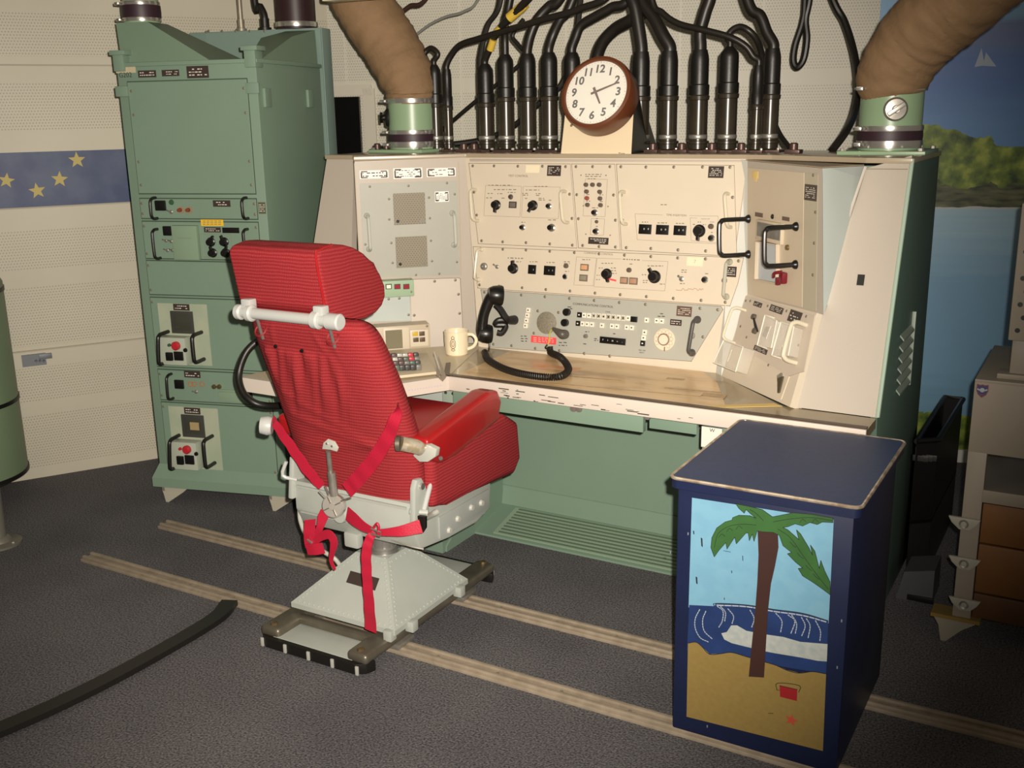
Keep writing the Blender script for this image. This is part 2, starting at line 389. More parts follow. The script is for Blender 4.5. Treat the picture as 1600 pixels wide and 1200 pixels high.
# ---- mural on the right part of the back wall
def mural():
    m = D.materials.new('beach_mural_print'); m.use_nodes = True; nt = m.node_tree; b = nt.nodes['Principled BSDF']; b.inputs['Roughness'].default_value = .45
    tc = nd(nt, 'ShaderNodeTexCoord'); sx = nd(nt, 'ShaderNodeSeparateXYZ'); nt.links.new(tc.outputs['Object'], sx.inputs[0]); Z = sx.outputs[2]; X = sx.outputs[0]
    def noise(s, det=5, st=(1, 1, 1)):
        mp = nd(nt, 'ShaderNodeMapping'); mp.inputs['Scale'].default_value = st; nt.links.new(tc.outputs['Object'], mp.inputs[0])
        n = nd(nt, 'ShaderNodeTexNoise'); n.inputs['Scale'].default_value = s; n.inputs['Detail'].default_value = det; nt.links.new(mp.outputs[0], n.inputs['Vector']); return n.outputs['Fac']
    def ramp(f, els):
        r = nd(nt, 'ShaderNodeValToRGB'); e = r.color_ramp.elements
        while len(e) < len(els): e.new(.5)
        for q, (p, c) in zip(e, els): q.position = p; q.color = (*c, 1)
        nt.links.new(f, r.inputs[0]); return r.outputs[0]
    def mix(f, a, c):
        x = nd(nt, 'ShaderNodeMix', data_type='RGBA'); nt.links.new(f, x.inputs[0]); nt.links.new(a, x.inputs[6]); nt.links.new(c, x.inputs[7]); return x.outputs[2]
    band = mth(nt, 'ADD', mth(nt, 'MULTIPLY', Z, .4), mth(nt, 'MULTIPLY', mth(nt, 'SUBTRACT', noise(1.6, 4, (.5, 1, 5)), .5), .16))
    sky = ramp(band, [(.60, (.12, .26, .52)), (.69, (.09, .19, .46)), (.76, (.16, .21, .38)), (.80, (.22, .41, .64)), (.86, (.24, .43, .64))])
    tree = ramp(noise(16, 8), [(.33, (.02, .045, .008)), (.5, (.13, .20, .02)), (.66, (.34, .40, .06))])
    rock = ramp(noise(22, 8, (.5, 1, 2)), [(.35, (.02, .03, .012)), (.7, (.15, .16, .07))])
    wat = ramp(mth(nt, 'ADD', mth(nt, 'MULTIPLY', Z, .6), mth(nt, 'MULTIPLY', mth(nt, 'SUBTRACT', noise(5, 5, (.4, 1, 6)), .5), .2)), [(.0, (.11, .22, .30)), (.25, (.20, .40, .60)), (.5, (.20, .38, .57)), (.68, (.33, .50, .62))])
    top = mth(nt, 'ADD', mth(nt, 'ADD', 1.455, mth(nt, 'MULTIPLY', X, -.30)), mth(nt, 'MULTIPLY', mth(nt, 'SUBTRACT', noise(9, 7), .5), .14))
    col = mix(mth(nt, 'LESS_THAN', Z, top), sky, tree)
    col = mix(mth(nt, 'LESS_THAN', mth(nt, 'ADD', Z, mth(nt, 'MULTIPLY', mth(nt, 'SUBTRACT', noise(9, 6), .5), .15)), 1.26), col, rock)
    foam = ramp(Z, [(0, (.45, .5, .5)), (1, (.45, .5, .5))])
    col = mix(mth(nt, 'LESS_THAN', mth(nt, 'ADD', Z, mth(nt, 'MULTIPLY', mth(nt, 'SUBTRACT', noise(8, 3), .5), .03)), 1.168), col, foam)
    col = mix(mth(nt, 'LESS_THAN', Z, 1.158), col, wat)
    bush = mth(nt, 'ADD', .20, mth(nt, 'MULTIPLY', mth(nt, 'SUBTRACT', noise(11, 7), .5), .35))
    col = mix(mth(nt, 'LESS_THAN', Z, bush), col, tree)
    nt.links.new(col, b.inputs['Base Color']); return m
a0, _ = BWP.ab(1363, 200)
mb = MB(); mb.box(((a0+1.5)/2, -.004, 1.405), (1.5-a0, .008, 2.69)); mu = mb.build('beach_mural', mural(), smooth=0)
mu.matrix_world = Matrix(((BWD.x, -BWN.x, 0, BW0.x), (BWD.y, -BWN.y, 0, BW0.y), (0, 0, 1, 0), (0, 0, 0, 1)))
tag(mu, 'large photo mural of blue sea, green trees and sky on the back wall', 'mural')
mb = MB()
for q in (((1522, 105), (1533, 75), (1538, 102)), ((1535, 103), (1540, 82), (1556, 104))):
    mb.prism([BWP.at(*p, .0085) for p in q], BWN*.0006)
o = mb.build('sailboat_print', mat('sail_white', (.40, .46, .56), .6), mu, smooth=0)
mb = MB(); mb.box(BWP.w(.45, .03, .012), (1.9, .06, .024), BWP.R); tag(mb.build('baseboard_back', mat('white_skirting', (.6, .6, .56), .5), smooth=0), kind='structure')

# ================================================================ FLOOR RAILS, CABLE
railm = mat('worn_wood_and_metal_rail', (.36, .30, .225), .55, noise=(26, .3, (.23, .185, .135)), bump=(60, .25))
def rail(y, x0, x1, label):
    t = thing('floor_rail', (x0, y, 0), label, 'floor rail', 'seat rails on the carpet')
    mb = MB(); mb.box(((x0+x1)/2, y, .006), (x1-x0, .064, .012), bev=.002)
    mb.box(((x0+x1)/2, y-.017, .0165), (x1-x0, .012, .009), bev=.002); mb.box(((x0+x1)/2, y+.017, .0165), (x1-x0, .012, .009), bev=.002)
    mb.build('rail_bar', railm, t)
    k = x0+.12
    while k < x1:
        inst(P_screw, 'screw', t, (k, y, .0125), None, (1, 1, 1)); k += .21
    return t
rail(2.335, -3.225, -.40, 'nearer worn beige rail on the carpet under the red chair')
rail(2.70, -3.22, .02, 'farther worn beige rail on the carpet behind the chair base')
mb = MB(); pts = [(onz(360, 950, 0)+Vector((0, 0, .012))), onz(330, 975, .012), onz(200, 1050, .012), onz(80, 1110, .012), onz(-60, 1170, .012), onz(-300, 1270, .012)]
mb.ribbon([*pts], .055, .018, smooth=5, face=(0, 0, 1))
tag(mb.build('floor_cable_cover', mat('black_strip', (.010, .009, .008), .45)), 'black cable cover curving over the carpet at lower left', 'cable cover')
# ================================================================ LEFT GREEN RACK
RU = Vector((.964, .267, 0)).normalized(); RO = Vector((-3.482, 2.883, 0)); RN = Vector((RU.y, -RU.x, 0)); ZZ = Vector((0, 0, 1))
RP = Pl(RO, RU, ZZ)          # front plane
rack = thing('electronics_rack', (-3.2, 3.2, 0), 'tall seafoam green electronics rack with black handled drawers by left wall', 'electronics rack')
def rb(mb, a0, a1, b0, b1, d0, d1, bev=.004): mb.box(RP.w((a0+a1)/2, (b0+b1)/2, -(d0+d1)/2), (a1-a0, b1-b0, d1-d0), RP.R, bev)
A0 = RP.ab(180, 125)[0]; A1 = RP.ab(405, 130)[0]; RT_ = RP.ab(300, 100)[1]
W0, W1 = A0+.012, A1-.008; ZT = 1.803; ZB = .16
mb = MB(); rb(mb, W0, W1, ZB, ZT, 0, .57); mb.build('cabinet_body', green, rack)
mb = MB()  # flared base
P0, P1 = W0-.03, W1+.03
mb.hexa([RP.w(P0, .075, .02), RP.w(P1, .075, .02), RP.w(P1, .075, -.58), RP.w(P0, .075, -.58)], [RP.w(P0, .115, .02), RP.w(P1, .115, .02), RP.w(P1, .115, -.58), RP.w(P0, .115, -.58)])
mb.hexa([RP.w(P0, .115, .02), RP.w(P1, .115, .02), RP.w(P1, .115, -.58), RP.w(P0, .115, -.58)], [RP.w(W0, .175, .001), RP.w(W1, .175, .001), RP.w(W1, .175, -.57), RP.w(W0, .175, -.57)])
mb.build('base_flange', green, rack)
for a in (P0+.03, P1-.12):
    for d in (.0, .50):
        m2 = MB(); c = RP.w(a+.05, 0, -d)
        m2.prism([RP.w(a, .075, -d), RP.w(a+.13, .075, -d), RP.w(a+.10, .05, -d), RP.w(a+.025, 0, -d), RP.w(a+.012, 0, -d), RP.w(a, .06, -d)], -RN*.012)
        m2.prism([RP.w(a, .075, -d), RP.w(a, .05, -d), RP.w(a, 0, -d-.02), RP.w(a, .06, -d-.09), RP.w(a, .075, -d-.10)], RU*.012)
        m2.build('leg', mat('cream_bracket', (.42, .39, .31), .5), rack)
mb = MB(); rb(mb, W0-.006, W1+.008, ZT-.004, ZT+.012, -.006, .575); mb.build('top_frame', green, rack)
for a in (W0-.01, W1-.045):     # lifting brackets at the front corners
    m2 = MB(); rb(m2, a, a+.055, ZT-.115, ZT-.075, -.012, .0); m2.build('side_clip', green, rack)
    m2 = MB(); rb(m2, a+.004, a+.05, ZT-.02, ZT+.055, -.012, .05); rb(m2, a-.006, a+.062, ZT+.04, ZT+.058, -.018, .055)
    m2.build('lifting_bracket', green, rack)
for d in (.06, .44):
    m2 = MB(); m2.box(RP.w(W1+.006, ZT-.13, -d), (.012, .07, .05), RP.R, .002); m2.build('side_bracket', green, rack)
# front face panels (thin) with gaps
FP = [(206, 125, 395, 300, 'blank_panel'), ]
def rpanel(name, y0, y1, px, m=green, h=.004):
    """panel spanning the rack between two pixel rows measured at column px"""
    b1 = RP.ab(px, y0)[1]; b0 = RP.ab(px, y1)[1]; mb = MB(); mb.box(RP.w((W0+W1)/2, (b0+b1)/2, h/2), (.512, b1-b0-.004, h), RP.R, .0012, 1); return mb.build(name, m, rack), b0, b1
AC = (W0+W1)/2
seam = MB()
for (y0, y1, px, nm) in ((125, 303, 300, 'blank_panel'), (310, 342, 290, 'fan_panel'), (346, 405, 290, 'control_drawer'), (408, 462, 300, 'blank_panel'), (466, 575, 300, 'breaker_panel'), (579, 627, 300, 'amplifier_drawer'), (632, 737, 330, 'breaker_panel')):
    o, b0, b1 = rpanel(nm, y0, y1, px)
    seam.box(RP.w(AC, (b0+b1)/2, .0004), (.518, b1-b0+.004, .0008), RP.R)
    if nm == 'blank_panel' and y0 == 125:
        for bb_ in (b1-.035, b1-.125, b0+.125, b0+.035):
            for sx in (-1, 1): inst(P_screw, 'screw', o, RP.w(AC+sx*.242, bb_, .004), RP.R)
    else:
        for bb_ in (b1-.02, b0+.02):
            for sx in (-1, 1): inst(P_screw, 'screw', o, RP.w(AC+sx*.248, bb_, .004), RP.R)
    if nm == 'fan_panel': fan = o
    if nm == 'control_drawer': cdw = o
    if nm == 'amplifier_drawer': amp = o
    if nm == 'breaker_panel' and y0 == 466: br1 = o
    if nm == 'breaker_panel' and y0 == 632: br2 = o
seam.build('panel_joint', mat('joint_dark_green', (.05, .075, .05), .7), rack)
RF = Pl(RP.w(0, 0, .004), RU, ZZ)
def sub(pl, par, name, rects, m, h=.003, bev=0, lab=None):
    mb = MB()
    for r in rects: pl.plate(mb, *r, h, bev)
    o = mb.build(name, m, par)
    if lab: o['label'] = lab
    return o
def nameplate(pl, par, x0, y0, x1, y1, m=platem, rows=3, lm=inkwhite, name='nameplate'):
    """small engraved plate with rows of short marks"""
    mb = MB(); c, w_, h_ = pl.plate(mb, x0, y0, x1, y1, .0015, 0); mb.mi = 1
    rr = random.Random(int(x0*7+y0*13))
    for k in range(rows):
        yy = c[1]+h_*(.36-.72*(k+.5)/rows-.0); x = c[0]-w_*.40
        while x < c[0]+w_*.36:
            L = w_*rr.uniform(.03, .13); L = min(L, c[0]+w_*.42-x)
            if rr.random() < .72: mb.box(pl.w(x+L/2, yy, .0017), (L, h_*.42/rows*.6, .0005), pl.R)
            x += L+w_*.04
    if lm is inkdark:      # heavy dark corners of the white labels
        for sx in (-1, 1):
            mb.box(pl.w(c[0]+sx*w_*.44, c[1]-h_*.05, .0017), (w_*.05, h_*.66, .0005), pl.R)
            for sy in (-1, 1): mb.box(pl.w(c[0]+sx*w_*.34, c[1]+sy*h_*.36, .0017), (w_*.22, h_*.13, .0005), pl.R)
    return mb.build(name, [m, lm], par, smooth=0)
# handles
for par, y0, y1, xs in ((fan, 309, 341, (243, 385)), (cdw, 358, 403, (246, 387)), (amp, 584, 622, (268, None))):
    for k, x in enumerate(xs):
        if x is None: continue
        dx = 5 if y1-y0 > 40 else 3
        handle(RF, par, (x, y0), (x+dx, y1), blackmat, .006, .04, foot=False)
handle(RF, amp, (396, 590), (402, 628), blackmat, .006, .04, foot=False)
# label plates on the top rail
for r in ((216, 110, 244, 121), (253, 109, 280, 119), (292, 103, 326, 122)): nameplate(RP, rack, *r, rows=2 if r[0] != 292 else 3)
sub(RP, rack, 'paper_tape', [(181, 104, 212, 114)], mat('masking_tape', (.50, .44, .30), .7), .0006)
mb = MB(); a, b = RP.ab(196, 117.5); mb.text('G202', RP.w(a, b, .0003), RP.R, .026); mb.build('lettering', inkdark, rack, smooth=0)
nameplate(RP, rack, 404, 316, 415, 334, mat('olive_plate', (.10, .10, .06), .5), 4)
# fan panel
nameplate(RF, fan, 333, 313, 360, 323, rows=2)
sub(RF, fan, 'meter', [(244, 313, 260, 329)], black, .012, .004)
for x, y, m_ in ((268, 316, mat('dark_green_lens', (.04, .10, .05), .3)),):
    o = MB().lathe([(0, 0), (.011, 0), (.009, .006), (0, .007)], RF.at(x, y), RF.n, 16).build('indicator_lamp', m_, fan)
inst(P_toggle, 'toggle_switch', fan, RF.at(268, 331), RF.R)
for x in (282, 295):
    o = MB(); o.lathe([(.013, 0), (.013, .002), (.0105, .002), (.0105, 0)], RF.at(x+1, 328), RF.n, 18); o.mi = 1
    o.lathe([(0, 0), (.008, 0), (.007, .016), (0, .017)], RF.at(x, 328), RF.n, 16)
    o.build('fuse_holder', [mat('orange_ring', (.45, .16, .06), .5), mat('red_brown_cap', (.22, .05, .03), .35)], fan)
# control drawer
sub(RF, cdw, 'card_cover', [(274, 352, 313, 405)], mat('cover_green', (.22, .31, .215), .45), .022, .003)
sub(RF, cdw, 'meter', [(256, 353, 270, 368)], black, .010, .004)
nameplate(RF, cdw, 319, 355, 345, 363, rows=2)
sub(RF, cdw, 'counter_window', [(348, 355.5, 374, 364)], black, .004, .001)
o = sub(RF, cdw, 'warning_label', [(314, 343, 349, 353)], yellow, .001, 0, 'yellow warning label')
mb = MB()
for k in range(3):
    for j in range(5): RF.plate(mb, 317+j*6, 344.8+k*2.6, 321.5+j*6, 345.8+k*2.6, .0003, 0, .001)
mb.build('lettering', ink, cdw, smooth=0)
for x, y, an in ((330, 378, 150), (351, 378, 200), (333, 395, 190), (353, 395, 160)): knob(RF, cdw, x, y, an, .95)
for x, y in ((260, 376), (268, 377), (262, 391), (270, 391)): inst(P_toggle, 'toggle_switch', cdw, RF.at(x, y), RF.R, (.9, .9, .9))
mb = MB(); RF.frame(mb, 315, 366, 362, 402, .001)
a, b = RF.ab(293, 371); mb.box(RF.w(a, b, .0225), (.06, .0015, .0008), RF.R); mb.build('lettering', ink, cdw, smooth=0)
# breaker panels
palegreen = mat('pale_green_inset', (.42, .45, .34), .5, noise=(7, .15, (.34, .40, .29)))
for par, dy, dx, x0 in ((br1, 0, 0, 0), (br2, 162, 17, 0)):
    Q = lambda x, y: (x+dx, y+dy)
    def q4(x0, y0, x1, y1): return (*Q(x0, y0), *Q(x1, y1))
    sub(RF, par, 'inset_plate', [q4(251, 475, 327, 570)], palegreen, .002)
    I = Pl(RF.w(0, 0, .002), RU, ZZ)
    nameplate(I, par, *q4(271, 475, 296, 485), rows=2)
    mb = MB(); I.plate(mb, *q4(268, 486, 303, 521), .006, .006); mb.mi = 1; I.plate(mb, *q4(273, 491, 299, 517), .0075, .003)
    mb.build('window', [mat('dark_bezel', (.05, .05, .045), .4), mat('dusky_glass', (.05, .052, .04), .15)], par)
    if par is br2:
        o = sub(Pl(RF.w(0, 0, .0095), RU, ZZ), par, 'paper_tag', [q4(280, 498, 294, 510)], mat('tan_paper', (.36, .27, .13), .7), .0008)
    mb = MB(); I.plate(mb, *q4(256, 524, 300, 566), .05, .003); mb.build('switch_box', mat('box_green', (.40, .44, .36), .45), par)
    J = Pl(I.w(0, 0, .05), RU, ZZ)
    mb = MB(); mb.lathe([(0, 0), (.018, 0), (.018, .012), (.013, .018), (0, .019)], J.at(*Q(276, 540)), J.n, 24); mb.build('red_button', redlens, par)
    MB().lathe([(0, 0), (.007, 0), (.006, .008), (0, .009)], J.at(*Q(265, 539)), J.n, 14).build('indicator_lamp', mat('dark_green_lens', (.04, .1, .05), .3) if par is br1 else redlens, par)
    MB().lathe([(0, 0), (.009, 0), (.008, .006), (0, .007)], J.at(*Q(290, 547)), J.n, 14).build('indicator_lamp', black, par)
    sub(J, par, 'rocker_switch', [q4(261, 550, 271, 563)], black, .012, .003)
    sub(J, par, 'rocker_switch', [q4(273, 549, 287, 563)], black, .008, .003)
    handle(I, par, Q(263, 518), Q(264, 564), blackmat, .008, .075, foot=False)
    handle(I, par, Q(315, 519), Q(319, 561), blackmat, .008, .075, foot=False)
# amplifier drawer
nameplate(RF, amp, 288, 580, 313, 590, rows=2)
sub(RF, amp, 'meter', [(274, 593, 288, 607)], black, .01, .004)
for x in (294, 300, 312): MB().lathe([(.011, 0), (.012, .003), (.009, .003), (.009, 0)], RF.at(x+4, 600), RF.n, 16).build('fuse_holder', mat('orange_ring', (.45, .16, .06), .5), amp)
for x in (335, 343): MB().lathe([(0, 0), (.010, 0), (.009, .008), (0, .009)], RF.at(x, 604), RF.n, 14).build('terminal', mat('brass', (.28, .20, .10), .35, .8), amp)
inst(P_toggle, 'toggle_switch', amp, RF.at(307, 612), RF.R)
sub(RF, amp, 'drawer_ledge', [(345, 609, 384, 613), (343, 613, 385, 628)], mat('cover_green', (.22, .31, .215), .45), .006, .001)
mb = MB(); RF.frame(mb, 364, 594, 373, 604, .0008); mb.build('lettering', ink, amp, smooth=0)
# hood rising from the rack top on the left, and its duct
hb = ZT+.012
def R3(a, d, z): return RP.w(a, z, -d)
h0, h1 = RP.ab(184, 96)[0], RP.ab(322, 98)[0]
t_l, t_r = W0-.002, W0+.135
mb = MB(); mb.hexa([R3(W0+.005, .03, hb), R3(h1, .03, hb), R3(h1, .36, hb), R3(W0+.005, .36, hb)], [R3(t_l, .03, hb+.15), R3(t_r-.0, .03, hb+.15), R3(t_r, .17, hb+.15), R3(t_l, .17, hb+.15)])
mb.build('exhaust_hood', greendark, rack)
cx = R3((t_l+t_r)/2+.002, .10, 0)
duct = thing('exhaust_duct', (cx.x, cx.y, hb+.15), 'green round duct pipe standing on the hood of the tall green rack', 'duct')
D0 = hb+.15
MB().cyl((cx.x, cx.y, D0), (cx.x, cx.y, 2.7), .068, seg=32).build('pipe', collargreen, duct)
def clamp(z, c, r, m, par, h=.014, name='clamp'):
    mb = MB().lathe([(r-.004, -h/2), (r+.004, -h/2), (r+.005, 0), (r+.004, h/2), (r-.004, h/2)], (c[0], c[1], z), (0, 0, 1), 40)
    return mb
def clampb(z, c, r, m, par, h=.014, name='clamp', bolt=1):
    mb = clamp(z, c, r, m, par, h)
    if bolt:
        p = Vector((c[0], c[1], z))+Vector((-.75, -.66, 0)).normalized()*(r+.012); mb.box(p, (.02, .03, .012), bev=.002); mb.cyl(p+Vector((-.02, .02, 0)), p+Vector((.02, -.02, 0)), .004, seg=10)
    return mb.build(name, m, par)
clampb(D0+.012, (cx.x, cx.y), .069, chrome, duct)
clampb(D0+.042, (cx.x, cx.y), .070, mat('dark_rubber_band', (.03, .012, .02), .5), duct, .046, 'rubber_sleeve', 0)
clampb(D0+.072, (cx.x, cx.y), .069, chrome, duct)
p_ = Vector((cx.x, cx.y, D0+.19))+Vector((-.97, -.2, 0))*.074
MB().lathe([(0, 0), (.034, 0), (.034, .010), (.024, .016), (.016, .034), (0, .034)], p_, (-.97, -.2, 0), 20).build('valve_knob', blackmat, duct)

# ---- taller narrow cabinet behind the rack
back = thing('rear_cabinet', (-2.95, 3.7, 0), 'taller narrow green cabinet standing right behind the tall green rack', 'cabinet')
BA0 = RP.ab(335, 60)[0]; 
def onR(px, py, d): return onpl(px, py, RP.w(0, 0, -d), RN)
q = onR(297, 55, .60); BA0 = (q-RO).dot(RU); zt2 = 1.965
q = onR(509, 45, .63); BA1 = W1+.01
mb = MB(); rb(mb, BA0, BA1, .02, zt2, .59, .68); mb.build('cabinet_body', greyblue, back)
mb = MB(); rb(mb, BA0+.085, BA1-.004, .03, zt2-.006, .585, .59, 0); mb.build('front_panel', greyblue, back)
BPL = Pl(RP.w(0, 0, -.585), RU, ZZ)
bd = back
for x in (326, 347, 368, 390, 413): inst(P_screw, 'screw', bd, BPL.at(x, 48.5), BPL.R)
for x, y in ((328, 77), (322, 50)): inst(P_screw, 'screw', bd, BPL.at(x, y), BPL.R)
# brown sloping hood between rack and rear cabinet
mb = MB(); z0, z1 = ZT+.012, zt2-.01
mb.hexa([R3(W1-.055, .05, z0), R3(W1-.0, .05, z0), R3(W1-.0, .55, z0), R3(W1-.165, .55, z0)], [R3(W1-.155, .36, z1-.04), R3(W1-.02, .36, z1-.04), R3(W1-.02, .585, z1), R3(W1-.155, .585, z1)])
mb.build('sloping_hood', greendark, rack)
c2 = onpl(463, 40, RP.w(0, 0, -.635), RN)
pd = thing('dark_duct', (c2.x, c2.y, zt2), 'dark maroon round duct on top of the taller green cabinet', 'duct')
MB().cyl((c2.x, c2.y, zt2-.0), (c2.x, c2.y, 2.7), .085, seg=32).build('pipe', mat('maroon_sleeve', (.028, .010, .012), .45), pd)
clampb(zt2+.018, (c2.x, c2.y), .087, chrome, pd, .02, 'clamp', 0)
for px, r, m_, lb_ in ((377, .011, dullmetal, 'thin grey metal conduit standing on the taller green cabinet'), (414, .016, cablem, 'black elbow conduit standing on the taller green cabinet')):
    c3 = onpl(px, 42, RP.w(0, 0, -.63), RN); t = thing('conduit', (c3.x, c3.y, zt2), lb_, 'conduit')
    if px == 377: MB().cyl((c3.x, c3.y, zt2), (c3.x, c3.y, 2.7), r).build('tube', m_, t)
    else: MB().tube([(c3.x, c3.y, zt2), (c3.x, c3.y, zt2+.06), (c3.x-.02, c3.y, zt2+.10), (c3.x-.05, c3.y, zt2+.14), (c3.x-.06, c3.y, 2.7)], r, 12).build('tube', m_, t)
    MB().lathe([(0, 0), (r+.012, 0), (r+.012, .012), (r+.004, .014), (r+.004, .05), (0, .05)], (c3.x, c3.y, zt2), (0, 0, 1), 16).build('fitting', m_, t)

# ================================================================ GREEN TANK ON THE LEFT WALL, POST
tc_ = LW0+LWD*-.13+LWN*.265; TR = .250
tank = thing('wall_tank', (tc_.x, tc_.y, .16), 'green cylindrical tank mounted against the left wall at the frame edge', 'tank')
MB().lathe([(0, 0), (TR-.03, 0), (TR, .02), (TR, .83), (TR-.02, .87), (TR-.09, .90), (0, .91)], (tc_.x, tc_.y, .13), (0, 0, 1), 48).build('shell', mat('tank_green', (.17, .235, .14), .45, noise=(6, .3, (.15, .21, .125))), tank)
for z in (.155, .47, .935): MB().lathe([(TR-.003, -.008), (TR+.004, -.008), (TR+.004, .008), (TR-.003, .008)], (tc_.x, tc_.y, z), (0, 0, 1), 48).build('band', blackmat, tank)
d_ = Vector((.80, -.60, 0)); 
MB().lathe([(0, 0), (.035, 0), (.035, .01), (.02, .012), (0, .012)], Vector((tc_.x, tc_.y, .86))+d_*(TR-.004), d_, 20).build('port_cap', blackmat, tank)
MB().lathe([(0, 0), (.006, 0), (.004, .004), (0, .005)], Vector((tc_.x, tc_.y, .23))+d_*(TR), d_, 10).build('screw', chrome, tank)
pc = onz(6, 852, 0); post = thing('floor_post', (pc.x, pc.y, 0), 'grey metal post with round foot plate at the left edge', 'post')
MB().lathe([(0, 0), (.085, 0), (.085, .008), (.05, .014), (.04, .03), (.033, .034), (.033, 1.4), (0, 1.4)], (pc.x-.03, pc.y, 0), (0, 0, 1), 28).build('pole', mat('post_grey', (.20, .19, .16), .45, .4), post)
for k in range(3):
    an = k*2.1+.3; MB().lathe([(0, .008), (.009, .008), (.008, .016), (0, .017)], (pc.x-.03+.065*math.cos(an), pc.y+.065*math.sin(an), 0), (0, 0, 1), 6).build('bolt', steel, post)
# ================================================================ CONTROL CONSOLE
con = thing('control_console', (-1.6, 3.3, 0), 'wraparound cream and green control console with desk, knobs and angled side panels', 'control console')
c4 = lambda x, y: (720+x*.1625, 230+y*.1625)
c5 = lambda x, y: (920+x*.1625, 230+y*.1625)
c6 = lambda x, y: (720+x*.1625, 370+y*.1625)
c7 = lambda x, y: (920+x*.1625, 370+y*.1625)
c8 = lambda x, y: (1100+x/5, 220+y/5)
c9 = lambda x, y: (1080+x/5, 420+y/5)
c3 = lambda x, y: (500+x/5.714, 230+y/5.714)
cl = lambda x, y: (560+x/5.7125, 410+y/5.7125)
CP = Pl((-1.6, 3.275, .745), (1, 0, 0), (0, .153, 1))
LP = Pl((-2.15, 3.38, .745), (1, 1, 0), (0, 0, 1))
RB = Pl((-1.071, 3.38, .745), (1, -1, 0), (0, 0, 1))
RL = Pl((-1.13, 3.305, .745), (1, -1, 0), (.255, .255, 1))
CK = Pl((-.53, 2.969, .745), (1, 0, 0), (0, .343, 1))
ZD, ZC, XR, XL = .745, 1.44, -.53, -2.678
def slab(name, pl, pts, m, th=.04, lab=None, par=con):
    mb = MB(); mb.prism([pl.at(*p) for p in pts], -pl.n*th); return mb.build(name, m, par, smooth=30)
# housing shells
slab('front_shell', CP, [(727, 246), (1168, 248), (1122, 586), (748, 545)], ivory)
LPa = LP.at(554, 252); lb0 = Vector((LPa.x, LPa.y, ZD))
MB().prism([LPa, LP.at(728, 246), Vector((*LP.at(748, 545).xy, ZD-.02)), lb0], -LP.n*.04).build('wing_shell', cream, con, 30)
slab('wing_shell', RL, [(1166, 430), (1286, 455), (1234, 636), (1120, 584)], ivory, .04)
crn = [CK.at(1354, 263), CK.at(1425, 243), CK.at(1372, 653), CK.at(1234, 635)]
mb = MB(); mb.prism(crn, (0, .03, 0)); mb.build('side_cheek', cream, con, 30)
clf = [CK.at(510, 247), CK.at(553, 247), CK.at(556, 420), Vector((-2.40, 2.969, ZD)), Vector((XL, 2.969, ZD)), ]
clf = [Vector((XL, 3.207, ZC)), Vector((-2.545, 3.207, ZC)), Vector((-2.43, 2.969, ZD)), Vector((XL, 2.969, ZD))]
MB().prism(clf, (0, .03, 0)).build('side_cheek', cream, con, 30)
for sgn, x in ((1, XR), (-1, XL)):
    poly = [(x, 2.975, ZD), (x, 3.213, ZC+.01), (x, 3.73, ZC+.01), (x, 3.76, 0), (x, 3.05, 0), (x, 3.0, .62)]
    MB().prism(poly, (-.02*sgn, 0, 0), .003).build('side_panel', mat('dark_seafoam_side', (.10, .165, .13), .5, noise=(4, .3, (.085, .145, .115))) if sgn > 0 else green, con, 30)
mb = MB(); mb.tube([(XR+.002, 2.968, ZD), (XR+.002, 3.210, ZC+.012)], .006, 8, 0); mb.build('edge_strip', mat('pale_green_edge', (.40, .52, .42), .4), con)
MB().prism([(XL+.02, 3.45, .0), (XR-.02, 3.45, 0), (XR-.02, 3.72, 0), (XL+.02, 3.72, 0)], (0, 0, 1.42)).build('rear_housing', green, con, 30)
# top lid
top = [(XL-.004, 3.20), (-2.545, 3.20), LPa.xy+Vector((-.004, .0)), LP.at(728, 250).xy, CP.at(728, 249).xy+Vector((.01, 0)), CP.at(1166, 249).xy, (-.98, 3.365), (-.655, 3.205), (XR+.004, 3.20), (XR+.004, 3.74), (XL-.004, 3.74)]
MB().prism([(p[0], p[1], ZC) for p in top], (0, 0, .016), .003).build('top_lid', mat('tan_enamel_top', (.40, .33, .23), .3, noise=(3, .3, (.34, .27, .19)), coat=.3), con, 30)
MB().prism([CP.at(735, 248)+Vector((0, -.006, 0)), CP.at(1160, 250)+Vector((0, -.006, 0)), CP.at(1160, 253)+Vector((0, -.006, 0)), CP.at(735, 252)+Vector((0, -.006, 0))], (0, .01, 0), .001).build('top_lip', cream, con)
# launch box on the right wing
mb = MB()
for A_ in ([CP.at(1158, 249), RB.at(1168, 251), RB.at(1168, 463), CP.at(1134, 463)], [CP.at(1134, 462), RB.at(1168, 462), RL.at(1127, 588), CP.at(1118, 586)]):
    mb.hexa([p+Vector((0, .03, 0)) for p in A_], A_)
mb.build('corner_strip', mat('pale_strip', (.50, .50, .45), .45), con, 0)
f = [RB.at(1165, 251), RB.at(1285, 263), RB.at(1286, 491), RB.at(1166, 461)]
bk = [Vector((-1.03, 3.42, ZC-.008)), Vector((-.662, 3.215, ZC-.008)), Vector((-.715, 3.10, f[2].z+.03)), Vector((-1.00, 3.40, f[3].z))]
MB().hexa(f, bk).build('launch_box', cream, con, 30)
MB().hexa([p+Vector((0, 0, .001)) for p in (f[0], f[1], bk[1], bk[0])], [p+Vector((0, 0, .004)) for p in (f[0], f[1], bk[1], bk[0])]).build('box_top', mat('tan_box_top', (.34, .26, .17), .4), con, 0)
MB().hexa([f[1]+RB.u*.0015, f[2]+RB.u*.0015, f[2]+RB.u*.0015-RB.n*.002, f[1]+RB.u*.0015-RB.n*.002], [bk[1]+Vector((.003, -.001, 0)), bk[2]+Vector((.003, -.001, 0)), bk[2]+Vector((.001, .003, 0)), bk[1]+Vector((.001, .003, 0))]).build('box_side', paleblue, con, 30)
